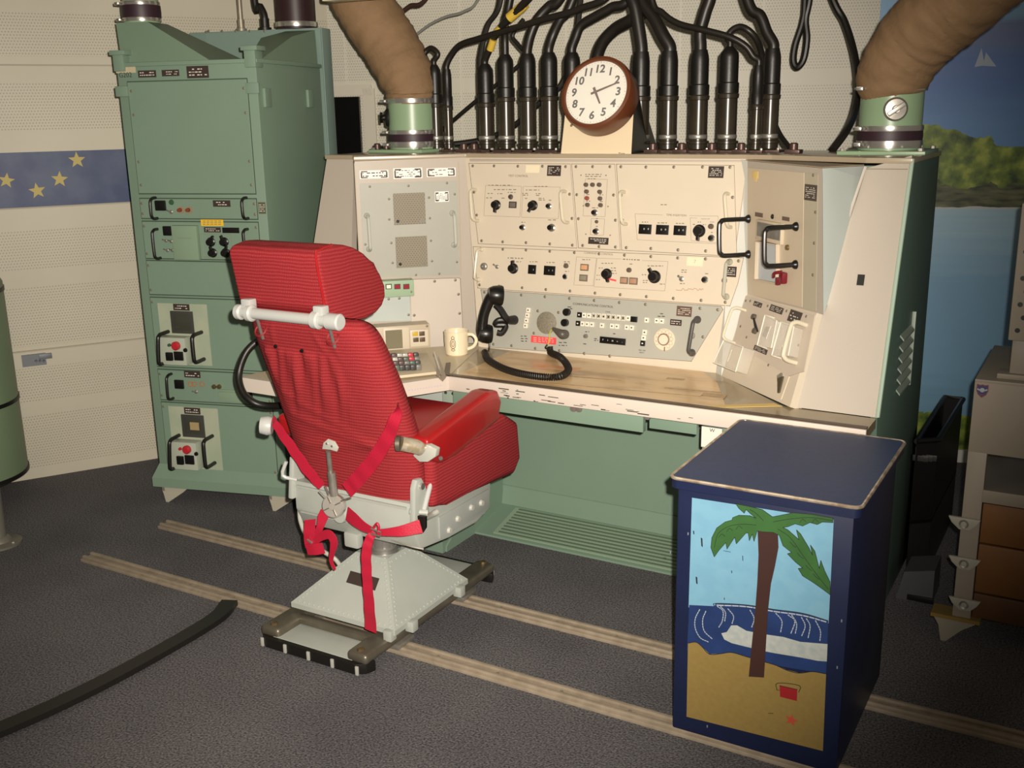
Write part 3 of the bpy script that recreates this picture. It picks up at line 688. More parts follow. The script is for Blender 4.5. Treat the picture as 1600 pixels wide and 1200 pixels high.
slab('launch_panel', Pl(RB.w(0, 0, .003), RB.u, RB.v), [(1168, 262), (1256, 270), (1253, 480), (1168, 459)], beige, .002)
slab('launch_strip', Pl(RB.w(0, 0, .002), RB.u, RB.v), [(1257, 270), (1278, 272), (1275, 486), (1254, 481)], mat('olive_strip', (.46, .42, .31), .5), .001)

# ---- centre panels
def panel(name, pl, pts, m, lab=None, h=.003):
    P = Pl(pl.w(0, 0, h), pl.u, pl.v); o = slab(name, P, pts, m, h)
    mb = MB(); pl_ = Pl(pl.w(0, 0, .0004), pl.u, pl.v); pl_.line(mb, [*pts, pts[0]], .0035, .0006); mb.build('panel_joint', mat('joint_brown', (.20, .165, .12), .7), o, 0)
    if lab: o['label'] = lab
    return P, o
TC, tc_o = panel('test_panel', CP, [c4(80, 158), c4(1050, 163), c4(1113, 968), c4(170, 925)], ivory)
MC, mc_o = panel('module_panel', CP, [c4(1068, 163), c4(1478, 165), c4(1530, 988), c4(1133, 966)], ivory)
TI, ti_o = panel('time_panel', CP, [c5(268, 165), c5(1395, 178), c5(1420, 1048), c5(318, 988)], ivory)
CC, cc_o = panel('command_panel', CP, [c6(120, 97), (960, 395), c7(1485, 205), c7(1430, 450), c7(1355, 662), c6(165, 490)], ivory)
CM, cm_o = panel('communications_panel', CP, [c6(195, 510), c7(1270, 672), c7(1288, 700), c7(985, 1195), c6(280, 1060)], greypaint)
S = lambda pl, o, f, L: screws(pl, o, [f(*p) for p in L])
S(TC, tc_o, c4, [(115, 180), (320, 180), (549, 183), (785, 183), (1008, 187), (127, 433), (153, 653), (1046, 452), (1069, 685), (200, 900), (403, 910), (627, 918), (856, 930), (1073, 942)])
S(MC, mc_o, c4, [(1108, 187), (1268, 187), (1434, 187), (1115, 457), (1131, 688), (1469, 460), (1487, 702), (1172, 945), (1329, 956), (1487, 960)])
S(TI, ti_o, c5, [(309, 188), (550, 191), (818, 191), (1094, 191), (1358, 192), (313, 462), (325, 702), (1383, 482), (360, 966), (597, 974), (858, 988), (1124, 998)])
S(CC, cc_o, c6, [(404, 120), (627, 127), (856, 139), (1092, 152), (1329, 164), (1574, 176), (180, 462), (367, 474), (590, 490), (818, 507), (1051, 521), (1291, 541), (1533, 557)])
S(CC, cc_o, c7, [(343, 177), (597, 190), (855, 203), (1122, 213), (1440, 232), (303, 556), (554, 575), (813, 592), (1080, 611), (1312, 629)])
S(CM, cm_o, c6, [(227, 533), (582, 560), (809, 576), (1045, 592), (1283, 612), (1525, 632), (313, 1033), (488, 1047), (716, 1073), (948, 1095), (1187, 1122), (1432, 1147), (740, 713), (939, 728), (703, 927)])
S(CM, cm_o, c7, [(545, 650), (1070, 688), (1240, 702), (1098, 963)])
def rects(pl, par, name, L, m, h=.003, bev=0, h0=0):
    out = []
    for r in L:
        mb = MB(); pl.plate(mb, *r, h, bev, h0); out.append(mb.build(name, m, par))
    return out
def R2(f, x0, y0, x1, y1): return (*f(x0, y0), *f(x1, y1))
def txt(pl, mb, f, x, y, s, size, h=.0002): mb.text(s, pl.at(*f(x, y), h), pl.R, size)
def dashes(pl, mb, f, x, y, w_, n=1, gap=0, sl=0, hh=10):
    """rows of tiny print, too small to read"""
    rr = random.Random(int(x*3+y))
    for k in range(n):
        xx = x-w_/2; yy = y+k*gap
        while xx < x+w_/2:
            L = min(rr.uniform(12, 40), x+w_/2-xx)
            if L < 6: break
            p = pl.ab(*f(xx+L/2, yy+sl*(xx-x))); mb.box(pl.w(p[0], p[1], .0002), (L*.00036, hh*.00030, .0004), pl.R); xx += L+9
# test panel
for x, y, an in ((343, 556, 0), (697, 560, -30)): knob(TC, tc_o, *c4(x, y), an, .95)
for x, y, s in ((853, 568, .95), (600, 772, .95), (880, 775, 1.25)): push(TC, tc_o, *c4(x, y), s)
MB().lathe([(0, 0), (.010, 0), (.008, .010), (0, .011)], TC.at(*c4(481, 478)), (TC.n+TC.u*.3).normalized(), 14).build('pilot_lamp', mat('dark_lens', (.05, .03, .025), .3), tc_o)
mb = MB(); TC.plate(mb, *R2(c4, 467, 523, 538, 586), .005, .001); mb.mi = 1; TC.plate(mb, *R2(c4, 477, 533, 529, 577), .0065, .001); mb.build('square_button', [inkdark, mat('smoke_key', (.16, .13, .11), .4)], tc_o)
nameplate(TC, tc_o, *R2(c4, 832, 175, 963, 277), rows=5)
rects(TC, tc_o, 'paper_tape', [R2(c4, 625, 172, 756, 246)], mat('pale_tape', (.80, .70, .50), .7), .0005)
mb = MB()
TC.frame(mb, *c4(228, 372), *c4(575, 665), .0009); TC.frame(mb, *c4(590, 380), *c4(945, 680), .0009)
txt(TC, mb, c4, 552, 277, 'TEST CONTROL', .0115); 
for x, y, w_, n, g in ((380, 366, 230, 1, 0), (770, 378, 130, 1, 0), (430, 408, 230, 1, 0), (285, 445, 60, 1, 0), (380, 447, 60, 1, 0), (490, 435, 80, 1, 0), (275, 487, 70, 1, 0), (408, 490, 40, 1, 0), (690, 412, 130, 1, 0), (620, 445, 60, 2, 16), (745, 447, 50, 2, 16), (630, 492, 30, 1, 0), (780, 492, 70, 2, 16), (858, 510, 30, 1, 0), (600, 722, 40, 1, 0), (877, 700, 80, 1, 0)):
    dashes(TC, mb, c4, x, y, w_, n, g)
mb.build('lettering', ink, tc_o, 0)
# module panel
LN = [(1208, 362), (1271, 362), (1335, 362), (1213, 427), (1340, 430), (1217, 491, 1), (1343, 494), (1222, 555), (1348, 558)]
lens = proto(MB().lathe([(0, 0), (.0105, 0), (.0095, .010), (.006, .013), (0, .0135)], (0, 0, 0), (0, 0, 1), 14), 'indicator_lamp', mat('brown_lens', (.115, .085, .065), .3))
lensr = proto(MB().lathe([(0, 0), (.0105, 0), (.0095, .010), (.006, .013), (0, .0135)], (0, 0, 0), (0, 0, 1), 14), 'indicator_lamp', mat('rust_lens', (.30, .07, .05), .3))
for l in LN: inst(lensr if len(l) > 2 else lens, 'indicator_lamp', mc_o, MC.at(*c4(*l[:2])), MC.R, (.75, .75, 1))
push(MC, mc_o, *c4(1293, 630)); push(MC, mc_o, *c4(1306, 810))
inst(lens, 'indicator_lamp', mc_o, MC.at(*c4(1308, 717)), MC.R, (.6, .6, .6))
nameplate(MC, mc_o, *R2(c4, 1227, 868, 1420, 934), rows=3)
mb = MB(); MC.frame(mb, *c4(1186, 308), *c4(1398, 665), .0009); MC.frame(mb, *c4(1250, 687), *c4(1378, 845), .0009)
for x, y, w_, n, g in ((1275, 262, 160, 2, 19), (1265, 304, 90, 1, 0), (1290, 583, 60, 1, 0), (1312, 686, 20, 1, 0), (1312, 762, 30, 1, 0), (1225, 455, 40, 1, 0), (1350, 458, 40, 1, 0), (1225, 519, 40, 1, 0), (1355, 522, 40, 1, 0)): dashes(MC, mb, c4, x, y, w_, n, g)
for x, y in ((1156, 270), (1396, 271), (1179, 563), (1415, 570), (1203, 836), (1437, 847)): MC.plate(mb, *c4(x-6, y-6), *c4(x+6, y+6), .0008)
mb.build('lettering', ink, mc_o, 0)
# time insertion panel
for x in (544, 710, 879):
    mb = MB(); TI.plate(mb, *c5(x-60, 742+(x-544)*.035), *c5(x+60, 836+(x-544)*.035), .005, .001); mb.mi = 1
    for dx in (-12, 28): MB; txt(Pl(TI.w(0, 0, .0052), TI.u, TI.v), mb, c5, x+dx, 787+(x-544)*.035, '0', .0085)
    mb.build('counter_window', [black, inkwhite], ti_o)
knob(TI, ti_o, *c5(1064, 805), 0, 1.1)
push(TI, ti_o, *c5(1183, 875)); inst(lens, 'indicator_lamp', ti_o, TI.at(*c5(1177, 762)), TI.R, (.9, .9, .9))
nameplate(TI, ti_o, *R2(c5, 1150, 183, 1298, 296), rows=5)
mb = MB(); TI.line(mb, [c5(445, 640), c5(710, 652)], .0009); TI.line(mb, [c5(970, 658), c5(1243, 663), c5(1248, 930), c5(466, 890), c5(445, 640)], .0009)
TI.line(mb, [c5(1040, 683), c5(975, 680), c5(985, 900), c5(1245, 918)], .0009)
txt(TI, mb, c5, 842, 655, 'TIME INSERTION', .0098)
txt(TI, mb, c5, 1122, 690, 'CLOCK SET', .006); txt(TI, mb, c5, 1188, 720, 'START', .0055)
for x, y, w_ in ((540, 720, 60), (706, 728, 90), (877, 733, 80), (1013, 742, 25), (1063, 720, 30), (1110, 745, 30), (1190, 820, 30), (720, 553, 60)): dashes(TI, mb, c5, x, y, w_)
mb.build('lettering', ink, ti_o, 0)
# command panel
mb = MB(); CC.plate(mb, *R2(c6, 652, 270, 725, 358), .005, .001); mb.mi = 1; txt(Pl(CC.w(0, 0, .0052), CC.u, CC.v), mb, c6, 698, 317, '1', .0085); mb.build('counter_window', [black, inkwhite], cc_o)
mb = MB(); CC.plate(mb, *R2(c6, 803, 280, 910, 370), .005, .001); mb.mi = 1
for x in (846, 882): txt(Pl(CC.w(0, 0, .0052), CC.u, CC.v), mb, c6, x, 325, '1', .0085)
mb.build('counter_window', [black, inkwhite], cc_o)
knob(CC, cc_o, *c6(508, 305), 180, 1.0); knob(CC, cc_o, *c7(175, 358), 20, 1.0); knob(CC, cc_o, *c7(634, 385), 215, 1.15)
MB().ribbon([CC.at(*c7(195, 405), .004), CC.at(*c7(268, 422), .004)], .006, .001, face=CC.n).build('red_pointer', redlab, cc_o)
def keylit(pl, par, f, x0, y0, x1, y1, m_):
    mb = MB(); pl.plate(mb, *R2(f, x0, y0, x1, y1), .006, .001); mb.mi = 1; pl.plate(mb, *R2(f, x0+9, y0+10, x1-9, y1-11), .0085, .001); return mb.build('square_button', [mat('brown_frame', (.17, .13, .09), .4), m_], par)
keylit(CC, cc_o, c6, 1155, 262, 1231, 327, orangelens); keylit(CC, cc_o, c6, 1145, 363, 1221, 428, mat('dull_key', (.25, .23, .17), .4))
keylit(CC, cc_o, c7, 306, 387, 380, 453, mat('rosy_key', (.42, .24, .16), .4)); keylit(CC, cc_o, c7, 392, 392, 472, 460, mat('rosy_key', (.42, .24, .16), .4))
for f_, x, y in ((c6, 1016, 280), (c7, 390, 320)): inst(lens, 'indicator_lamp', cc_o, CC.at(*f_(x, y)), CC.R, (.85, .85, .85))
inst(P_push, 'push_button', cc_o, CC.at(*c6(1005, 383)), CC.R, (.9, .9, .5))
push(CC, cc_o, *c7(1120, 413)); 
MB().lathe([(0, 0), (.0145, 0), (.013, .008), (.010, .010), (.004, .010), (.004, .006), (0, .006)], CC.at(*c6(226, 285)), CC.n, 18).build('jack_socket', steel, cc_o)
inst(P_toggle, 'toggle_switch', cc_o, CC.at(*c6(352, 288)), CC.R, (1, 1, 1)); inst(P_toggle, 'toggle_switch', cc_o, CC.at(*c7(895, 405)), CC.R, (1.2, 1.2, 1))
nameplate(CC, cc_o, *R2(c7, 1316, 285, 1420, 386), mat('dark_nameplate', (.05, .035, .03)), 4)
rects(CC, cc_o, 'paper_tape', [R2(c7, 942, 197, 1098, 281)], mat('pale_tape', (.80, .70, .50), .7), .0005)
mb = MB(); mb.text('7', CC.at(*c7(1020, 240), .0007), CC.R, .016, 0.0002)
mb.build('handwriting', mat('faded_pencil', (.45, .34, .22), .7), cc_o, 0)
mb = MB(); txt(CC, mb, c6, 1247, 158, 'COMMAND', .0098); txt(CC, mb, c6, 1407, 168, 'CONTROL', .0098)
CC.line(mb, [c6(1113, 193), c6(1305, 205), c6(1272, 472), c6(1087, 462), c6(1113, 193)], .0009)
CC.line(mb, [c7(310, 213), c7(80, 205), c7(50, 480), c7(730, 520), c7(762, 238), c7(515, 228)], .0009)
dashes(CC, mb, c7, 412, 220, 170, 1, 0, .05, 13); dashes(CC, mb, c6, 525, 206, 150, 1, 0, .03, 13)
for f_, x, y, w_, n, g in ((c6, 525, 240, 110, 1, 0), (c6, 700, 240, 80, 1, 0), (c6, 865, 247, 80, 1, 0), (c6, 1020, 240, 60, 2, 17), (c6, 1020, 333, 40, 1, 0), (c6, 1205, 220, 80, 1, 0), (c7, 180, 255, 120, 1, 0), (c7, 240, 300, 55, 3, 26), (c7, 115, 300, 40, 1, 0), (c7, 90, 370, 30, 1, 0), (c7, 95, 412, 50, 1, 0), (c7, 405, 262, 30, 1, 0), (c7, 640, 280, 150, 1, 0), (c7, 535, 365, 50, 1, 0), (c7, 545, 420, 50, 2, 20), (c7, 705, 455, 50, 1, 0), (c7, 915, 320, 50, 2, 20), (c7, 905, 450, 60, 1, 0), (c7, 1133, 355, 30, 1, 0)): dashes(CC, mb, f_, x, y, w_, n, g)
mb.build('lettering', ink, cc_o, 0)
mb = MB(); rr = random.Random(5)
pts = [CC.at(*c7(838+k*11, 505+rr.uniform(-11, 13)), .0006) for k in range(25)]; mb.tube(pts, .0007, 5, 3); mb.build('handwriting', mat('red_brown_pen', (.40, .16, .10), .6), cc_o)
# communications panel
MB().lathe([(0, 0), (.0405, 0), (.0405, .002), (.039, .003), (0, .003)], CM.at(*c6(826, 827)), CM.n, 40).build('speaker_grille', mat('mesh_grey', (.28, .25, .19), .6, noise=(400, .1, (.16, .14, .10))), cm_o)
for x, y in ((1026, 724), (1008, 825)): MB().lathe([(0, 0), (.014, 0), (.0135, .014), (.011, .017), (0, .017)], CM.at(*c6(x, y)), CM.n, 20).build('round_button', black, cm_o)
A, B = CM.at(*c6(1000, 935), .012), CM.at(*c6(910, 880), .012)
MB().tube([CM.at(*c6(1005, 938), .0), CM.at(*c6(1000, 935), .02), CM.at(*c6(950, 905), .02), CM.at(*c6(905, 878), .018)], [.017, .018, .011, .005], 16).build('volume_knob', mat('grey_knob', (.09, .08, .065), .4), cm_o)
MB().tube([CM.at(*c6(905, 880), .02), CM.at(*c6(870, 925), .012), CM.at(*c6(858, 990), .006), CM.at(*c6(840, 1040), .004)], .0022, 8).build('tie_wire', mat('lime_wire', (.50, .48, .05), .5), cm_o)
def keyrow(f, x, y, n, dx, dy, w_, h_, dark=(), vertical=0, name='key_row'):
    mb = MB()
    for k in range(n):
        a, b = (x+k*dx, y+k*dy); mb.mi = 2 if k in dark else 0
        p = CM.ab(*f(a, b)); mb.box(CM.w(p[0], p[1], .004), (w_, h_, .008), CM.R, .0012, 1)
        mb.mi = 1 if k not in dark else 3; mb.box(CM.w(p[0], p[1], .0082), (w_*.35, h_*.25, .0006), CM.R)
    return mb.build(name, [mat('ivory_key', (.80, .76, .64), .35), inkdark, black, inkwhite], cm_o)
keyrow(c6, 1146, 750, 10, 47, 3.7, .0165, .0185, (0,)); keyrow(c7, 57+0, 757, 8, 47, 3.6, .0165, .0185); 
o = rects(CM, cm_o, 'end_key', [R2(c7, 410, 766, 470, 820)], black, .009, .001)
keyrow(c6, 1132, 832, 4, 45, 3.6, .0165, .018, (0,)); keyrow(c7, 133, 852, 1, 0, 0, .0165, .018); keyrow(c7, 230, 858, 2, 47, 3.5, .0165, .018); keyrow(c7, 372, 870, 2, 47, 3.5, .0165, .018)
keyrow(c7, 562, 801, 1, 0, 0, .0165, .018); keyrow(c7, 660, 806, 2, 47, 4, .0165, .018)
keyrow(c6, 668-12, 705, 4, -9, 50, .0165, .018); keyrow(c7, 543, 918, 3, -10, 53, .0165, .0185, (2,))
nameplate(CM, cm_o, *R2(c7, 783, 795, 893, 853), rows=2); nameplate(CM, cm_o, *R2(c7, 845, 668, 990, 766), mat('brown_nameplate', (.13, .08, .06), .4), 4)
mb = MB(); CM.plate(mb, *R2(c6, 1340, 968, 1587, 1032), .006, .001); mb.mi = 1
for k, (s_) in enumerate('F I M'.split()+['=', '-']): txt(Pl(CM.w(0, 0, .0062), CM.u, CM.v), mb, c6, 1367+k*46, 990+k*6, s_, .008)
mb.build('selector_keys', [black, inkwhite], cm_o)
MB().lathe([(0, 0), (.008, 0), (.007, .010), (0, .011)], CM.at(*c6(1205, 955)), CM.n, 14).build('knurled_nut', steel, cm_o)
mb = MB(); CM.plate(mb, *R2(c6, 675, 960, 917, 1026), .0012); rl = mb.build('red_sticker', redlab, cm_o, 0)
mb = MB(); dashes(Pl(CM.w(0, 0, .0013), CM.u, CM.v), mb, c6, 795, 975, 200, 3, 17, .05); mb.build('lettering', mat('pink_ink', (.85, .35, .30), .6), cm_o, 0)
# rotary dial
dc = CM.at(*c7(728, 987)); mb = MB().lathe([(0, 0), (.039, 0), (.039, .004), (.036, .007), (0, .007)], dc, CM.n, 40); mb.mi = 1
for k in range(10):
    an = math.radians(-50+k*29); p = dc+CM.u*.028*math.cos(an)+CM.v*.028*math.sin(an); mb.lathe([(.0055, .0072), (.0062, .0085), (.0068, .0072)], p, CM.n, 12)
mb.mi = 2; mb.lathe([(0, .007), (.021, .007), (.021, .009), (.0175, .010), (0, .010)], dc, CM.n, 32); mb.mi = 0; mb.lathe([(0, .010), (.0168, .010), (.0168, .0115), (0, .012)], dc, CM.n, 32)
mb.mi = 2; mb.box(dc+CM.n*.009+CM.u*.006-CM.v*.032, (.003, .014, .004), CM.R)
mb.build('rotary_dial', [mat('ivory_dial', (.72, .64, .50), .4), mat('dial_ring', (.50, .40, .30), .4), mat('dial_brown', (.25, .15, .09), .4)], cm_o)
mb = MB(); txt(CM, mb, c6, 1270, 660, 'COMMUNICATIONS CONTROL', .0112); txt(CM, mb, c6, 1415, 723, 'CLEAR', .0062); txt(CM, mb, c7, 512, 1092, 'DIAL LINE', .0058); txt(CM, mb, c7, 510, 1114, 'SELECT', .0058)
for f_, x, y, w_, n, g in ((c6, 610, 955, 70, 3, 24), (c6, 985, 1017, 90, 2, 28), (c6, 1050, 675, 50, 2, 17), (c6, 1215, 913, 40, 1, 0), (c6, 1195, 1030, 40, 1, 0), (c6, 1302, 980, 40, 2, 17), (c6, 1475, 932, 25, 1, 0), (c7, 700, 740, 30, 1, 0), (c7, 697, 765, 70, 1, 0)): dashes(CM, mb, f_, x, y, w_, n, g)
mb.build('lettering', inkdark, cm_o, 0)
# handles of the centre panels
clearh = mat('cream_handle', (.66, .60, .46), .3)
handle(TC, tc_o, c4(150, 412), c4(170, 708), clearh, .006, .045, foot=False); handle(TC, tc_o, c4(1010, 428), c4(1035, 725), clearh, .006, .045, foot=False)
handle(TI, ti_o, c5(345, 432), c5(365, 740), clearh, .006, .045, foot=False); handle(TI, ti_o, c5(1345, 450), c5(1370, 770), clearh, .006, .045, foot=False)
handle(CC, cc_o, c6(205, 120), c6(175, 412), clearh, .005, .035); handle(CC, cc_o, c7(1355, 242), c7(1323, 576), mat('grey_handle', (.45, .44, .36), .35), .006, .035)
handle(CM, cm_o, c7(1045, 797), c7(992, 1115), mat('dark_grey_handle', (.07, .065, .06), .4), .007, .04)
handle(CM, cm_o, c6(330, 615), c6(300, 920), mat('dark_grey_handle', (.07, .065, .06), .4), .006, .05, foot=False)
for p in ((1300, 420),): MB().lathe([(0, 0), (.010, 0), (.009, .005), (0, .006)], CC.at(*c7(1305, 420)), CC.n, 14).build('guide_pin', steel, cc_o)
MB().lathe([(0, 0), (.012, 0), (.011, .005), (0, .006)], CM.at(*c7(992, 950)), CM.n, 16).build('guide_pin', steel, cm_o)
# ---- launch box details
LB = Pl(RB.w(0, 0, .0032), RB.u, RB.v)
lbo = [o for o in con.children if o.name.startswith('launch_panel')][0]
lso = [o for o in con.children if o.name.startswith('launch_strip')][0]
handle(LB, lbo, c8(350, 610), c8(350, 887), black, .0075, .105); handle(LB, lbo, c8(722, 670), c8(718, 967), black, .0075, .105)
mb = MB(); LB.plate(mb, *R2(c8, 428, 628, 625, 790), .012, .001); mb.mi = 1; LB.plate(mb, *R2(c8, 441, 647, 622, 760), .0135, 0); mb.build('display_window', [beige, mat('display_grey', (.22, .21, .19), .35, noise=(40, .2, (.14, .13, .11)))], lbo)
mb = MB(); q = [LB.at(*c8(430, 780)), LB.at(*c8(593, 808)), LB.at(*c8(593, 1117)), LB.at(*c8(420, 1085))]
for i, (a, b) in enumerate(((0, 1), (1, 2), (2, 3), (3, 0))):
    e = (q[b]-q[a]).normalized(); mb.prism([q[a], q[b], q[b]+LB.n*.014, q[a]+LB.n*.014], e.cross(LB.n)*.003)
mb.mi = 1; mb.prism([p+LB.n*.0006 for p in q], LB.n*.0006)
mb.build('recess', [beige, mat('recess_blue', (.46, .50, .53), .4)], lbo)
rects(LB, lbo, 'small_label', [R2(c8, 400, 561, 460, 594), R2(c8, 612, 594, 668, 625)], mat('brown_nameplate', (.13, .08, .06), .4), .0012)
MB().lathe([(0, 0), (.008, 0), (.007, .003), (0, .0035)], LB.at(*c8(536, 592)), LB.n, 18).build('keyhole', black, lbo)
MB().lathe([(0, 0), (.009, 0), (.008, .006), (0, .007)], LB.at(*c8(655, 833)), LB.n, 16).build('keyhole', mat('brass', (.28, .20, .10), .35, .8), lbo)
mb = MB(); mb.box(LB.at(*c8(640, 1070), .010), (.024, .036, .020), LB.R, .006); mb.box(LB.at(*c8(610, 1095), .014), (.014, .024, .014), LB.R, .003); mb.tube([LB.at(*c8(610, 1060), .03), LB.at(*c8(630, 1030), .035), LB.at(*c8(655, 1020), .02)], .005, 8); mb.build('red_key_guard', mat('red_guard', (.16, .006, .015), .35), lbo)
mb = MB(); rr = random.Random(3)
c0 = LB.ab(*c8(400, 265)); mb.box(LB.w(c0[0], c0[1], .0004), (.042, .022, .0008), LB.R, .0003); mb.box(LB.w(c0[0]+.004, c0[1]-.012, .0007), (.016, .018, .001), LB.R)
mb.build('torn_tape', mat('yellowed_tape', (.75, .55, .20), .6), lbo)
nameplate(Pl(RB.w(0, 0, .0022), RB.u, RB.v), lso, *R2(c8, 787, 342, 882, 468), rows=6)
screws(LB, lso, [c8(853, 268), c8(870, 558), c8(860, 800), c8(850, 1048)], .9)
# ---- right lower wing
rlo = slab('switch_panel', Pl(RL.w(0, 0, .003), RL.u, RL.v), [c9(410, 205), c9(965, 360), c9(880, 800), c9(762, 838), c9(330, 580)], mat('warm_grey_panel', (.58, .50, .41), .45), .003)
RQ = Pl(RL.w(0, 0, .0032), RL.u, RL.v)
rlo2 = slab('lower_panel', Pl(RL.w(0, 0, .002), RL.u, RL.v), [c9(480, 725), c9(765, 840), c9(700, 1020), c9(415, 890)], ivory, .002)
for r in ((487, 258, 555, 298), (612, 290, 722, 345), (760, 325, 862, 425), (485, 612, 600, 655)): nameplate(RQ, rlo, *R2(c9, *r), rows=3)
for x, y in ((427, 250), (462, 252), (598, 290), (745, 330), (898, 372), (385, 450), (432, 535), (838, 597), (603, 752)): inst(P_screw, 'screw', rlo, RQ.at(*c9(x, y)), RQ.R, (.8, .8, .8))
for x, y in ((497, 378), (505, 488), (605, 478), (590, 515)): MB().lathe([(0, 0), (.010, 0), (.009, .010), (0, .011)], RQ.at(*c9(x, y)), RQ.n, 14).build('round_knob', mat('dusty_knob', (.10, .085, .065), .5) if y != 478 else mat('dark_red_knob', (.06, .015, .01), .4), rlo)
mb = MB(); A = RQ.at(*c9(530, 400), .02); mb.tube([RQ.at(*c9(505, 470), .002), A, RQ.at(*c9(528, 495), .004)], .003, 8, 0); mb.build('switch_lever', black, rlo)
clear = mat('clear_acrylic', (.93, .88, .78), .08, alpha=.28, coat=.5)
def cover(P, par, pts, h, lab=None):
    mb = MB(); q = [P.at(*p) for p in pts]; mb.prism(q, P.n*h, .004); o = mb.build('clear_cover', clear, par)
    mb = MB(); t_ = [p+P.n*(h+.0005) for p in q]; mb.tube(t_+[t_[0]], .0022, 6, 0); mb.tube([q[0], t_[0]], .002, 6, 0); mb.tube([q[3], t_[3]], .002, 6, 0); mb.box(sum(t_, Vector())/4+P.u*.006, (.004, (t_[1]-t_[2]).length*.5, .001), P.R)  # pale tubes and bar paint the bright glints along the clear edges
    r_ = mb.build('cover_glint', mat('acrylic_glint', (.80, .76, .66), .15), o); return o
cover(RQ, rlo, [c9(650, 385), c9(745, 430), c9(700, 640), c9(590, 620)], .035)
cover(RQ, rlo, [c9(775, 440), c9(880, 475), c9(835, 700), c9(705, 700)], .035)
cover(RQ, rlo, [c9(345, 585), c9(500, 640), c9(440, 830), c9(265, 760)], .045)
handle(RQ, rlo, c9(425, 325), c9(340, 580), clearh, .005, .05, foot=False)
handle(RQ, rlo, c9(900, 440), c9(820, 735), clearh, .007, .05, foot=False)
kk = MB(); kb = RQ.at(*c9(700, 850), .004); kk.box(kb, (.022, .022, .006), RQ.R @ Matrix.Rotation(.7, 3, 'Z'), .002); kk.mi = 1; kk.hexa([RQ.at(*c9(692, 860), .004), RQ.at(*c9(735, 845), .004), RQ.at(*c9(705, 970), .004), RQ.at(*c9(692, 975), .004)], [RQ.at(*c9(692, 860), .009), RQ.at(*c9(735, 845), .009), RQ.at(*c9(705, 970), .009), RQ.at(*c9(692, 975), .009)])
kk.build('key', [steel, mat('dark_brass', (.12, .10, .06), .4, .6)], rlo2)
# cheek details
Q = Pl(CK.w(0, 0, .001), CK.u, CK.v); rects(Q, [o for o in con.children if o.name.startswith('side_cheek')][0], 'black_socket', [R2(c8, 1197, 1045, 1253, 1130)], black, .002)
mb = MB(); mb.tube([CK.at(1353, 262, .008), CK.at(1287, 458, .010), CK.at(1277, 498, .008)], .0045, 6, 0); mb.build('edge_bead', white, con)
mb = MB(); CK2 = Pl(CK.w(0, 0, .0005), CK.u, CK.v); CK2.line(mb, [c8(1265, 220), c8(1590, 222)], .002); mb.build('seam', mat('joint_brown', (.2, .165, .12)), con, 0)
MB().box((XR+.006, 3.445, .85), (.012, .012, .24), None, .002).build('louver_frame', mat('louver_grey', (.25, .30, .25), .45), con)
SD = Pl((XR, 3.3, .7), (0, 1, 0), (0, 0, 1))
for k in range(6):
    zl = .93-k*.034; mb = MB(); mb.prism([(XR, 3.25, zl), (XR, 3.43, zl), (XR+.012, 3.43, zl-.014), (XR+.012, 3.25, zl-.014)], (0, 0, -.006)); mb.build('louver', mat('louver_grey', (.25, .30, .25), .45), con)
# ---- left wing
grillem = perf('grille_tan', (.27, .235, .17), (.13, .11, .075), [], .0075)
LW = Pl(LP.w(0, 0, .002), LP.u, LP.v)
go = slab('speaker_panel', LW, [c3(355, 325), c3(1225, 300), c3(1250, 1142), c3(400, 1165)], greypaint, .002)
for r, rw in (((562, 266, 607, 279), 2), ((614.6, 262.4, 660, 279), 4), ((666.6, 262.4, 712, 276), 3)):
    w1 = nameplate(LW, con, *r, m=mat('white_tape', (.90, .86, .80), .5), rows=rw, lm=inkdark, name='label_plate')
for nm, r in (('a', (657, 410, 940, 690)), ('b', (678, 797, 958, 1072))):
    mb = MB(); LW.plate(mb, *R2(c3, *r), .0025); o = mb.build('speaker_grille', grillem, go)
    x0, y0, x1, y1 = r; MB().lathe([(0, 0), (.006, 0), (.005, .004), (0, .004)], LW.at(*c3(x0+38, y1-28), .0025), LW.n, 14).build('grille_stud', black, go)
    MB().lathe([(.0035, 0), (.007, 0), (.007, .002), (.0035, .002)], LW.at(*c3(x1-30, y1-33), .0025), LW.n, 16).build('grille_ring', chrome, go)
screws(LW, go, [c3(*p) for p in ((445, 352), (790, 345), (1133, 320), (616, 463), (618, 645), (973, 450), (981, 634), (990, 835), (637, 855), (648, 1033), (1000, 1017), (1202, 420), (857, 1140), (1065, 1130), (1222, 1025), (405, 868))], .8)
nameplate(Pl(LW.w(0, 0, .0003), LW.u, LW.v), go, *R2(c3, 1025, 395, 1150, 488), mat('white_tape', (.90, .86, .80)), 5, inkdark)
gh = mat('pale_handle', (.52, .53, .47), .3)
handle(LW, go, c3(418, 612), c3(438, 910), gh, .006, .04); handle(LW, go, c3(1180, 588), c3(1195, 872), gh, .006, .04)
mb = MB(); LP3 = Pl(LP.w(0, 0, .001), LP.u, LP.v); LP3.line(mb, [c3(310, 148), c3(350, 940)], .004); LP3.line(mb, [c3(1238, 132), c3(1258, 1140)], .004)
mb.build('panel_bead', mat('rib_tan', (.45, .37, .27), .4), con, 0)
wo = slab('blank_panel', LW, [cl(463, 150), cl(905, 138), cl(940, 790), cl(480, 790)], white, .002)
mb = MB(); LWj = Pl(LP.w(0, 0, .0022), LP.u, LP.v); LWj.line(mb, [cl(463, 152), cl(895, 138), cl(910, 145), cl(940, 775), cl(660, 793)], .002); mb.build('panel_joint', ink, wo, 0)
screws(LW, wo, [cl(*p) for p in ((680, 168), (865, 158), (893, 284), (903, 455), (498, 472), (723, 765))], 1)
bo = slab('lower_blue_panel', LW, [cl(0, 300), cl(455, 295), cl(470, 520), cl(0, 530)], paleblue, .0018)
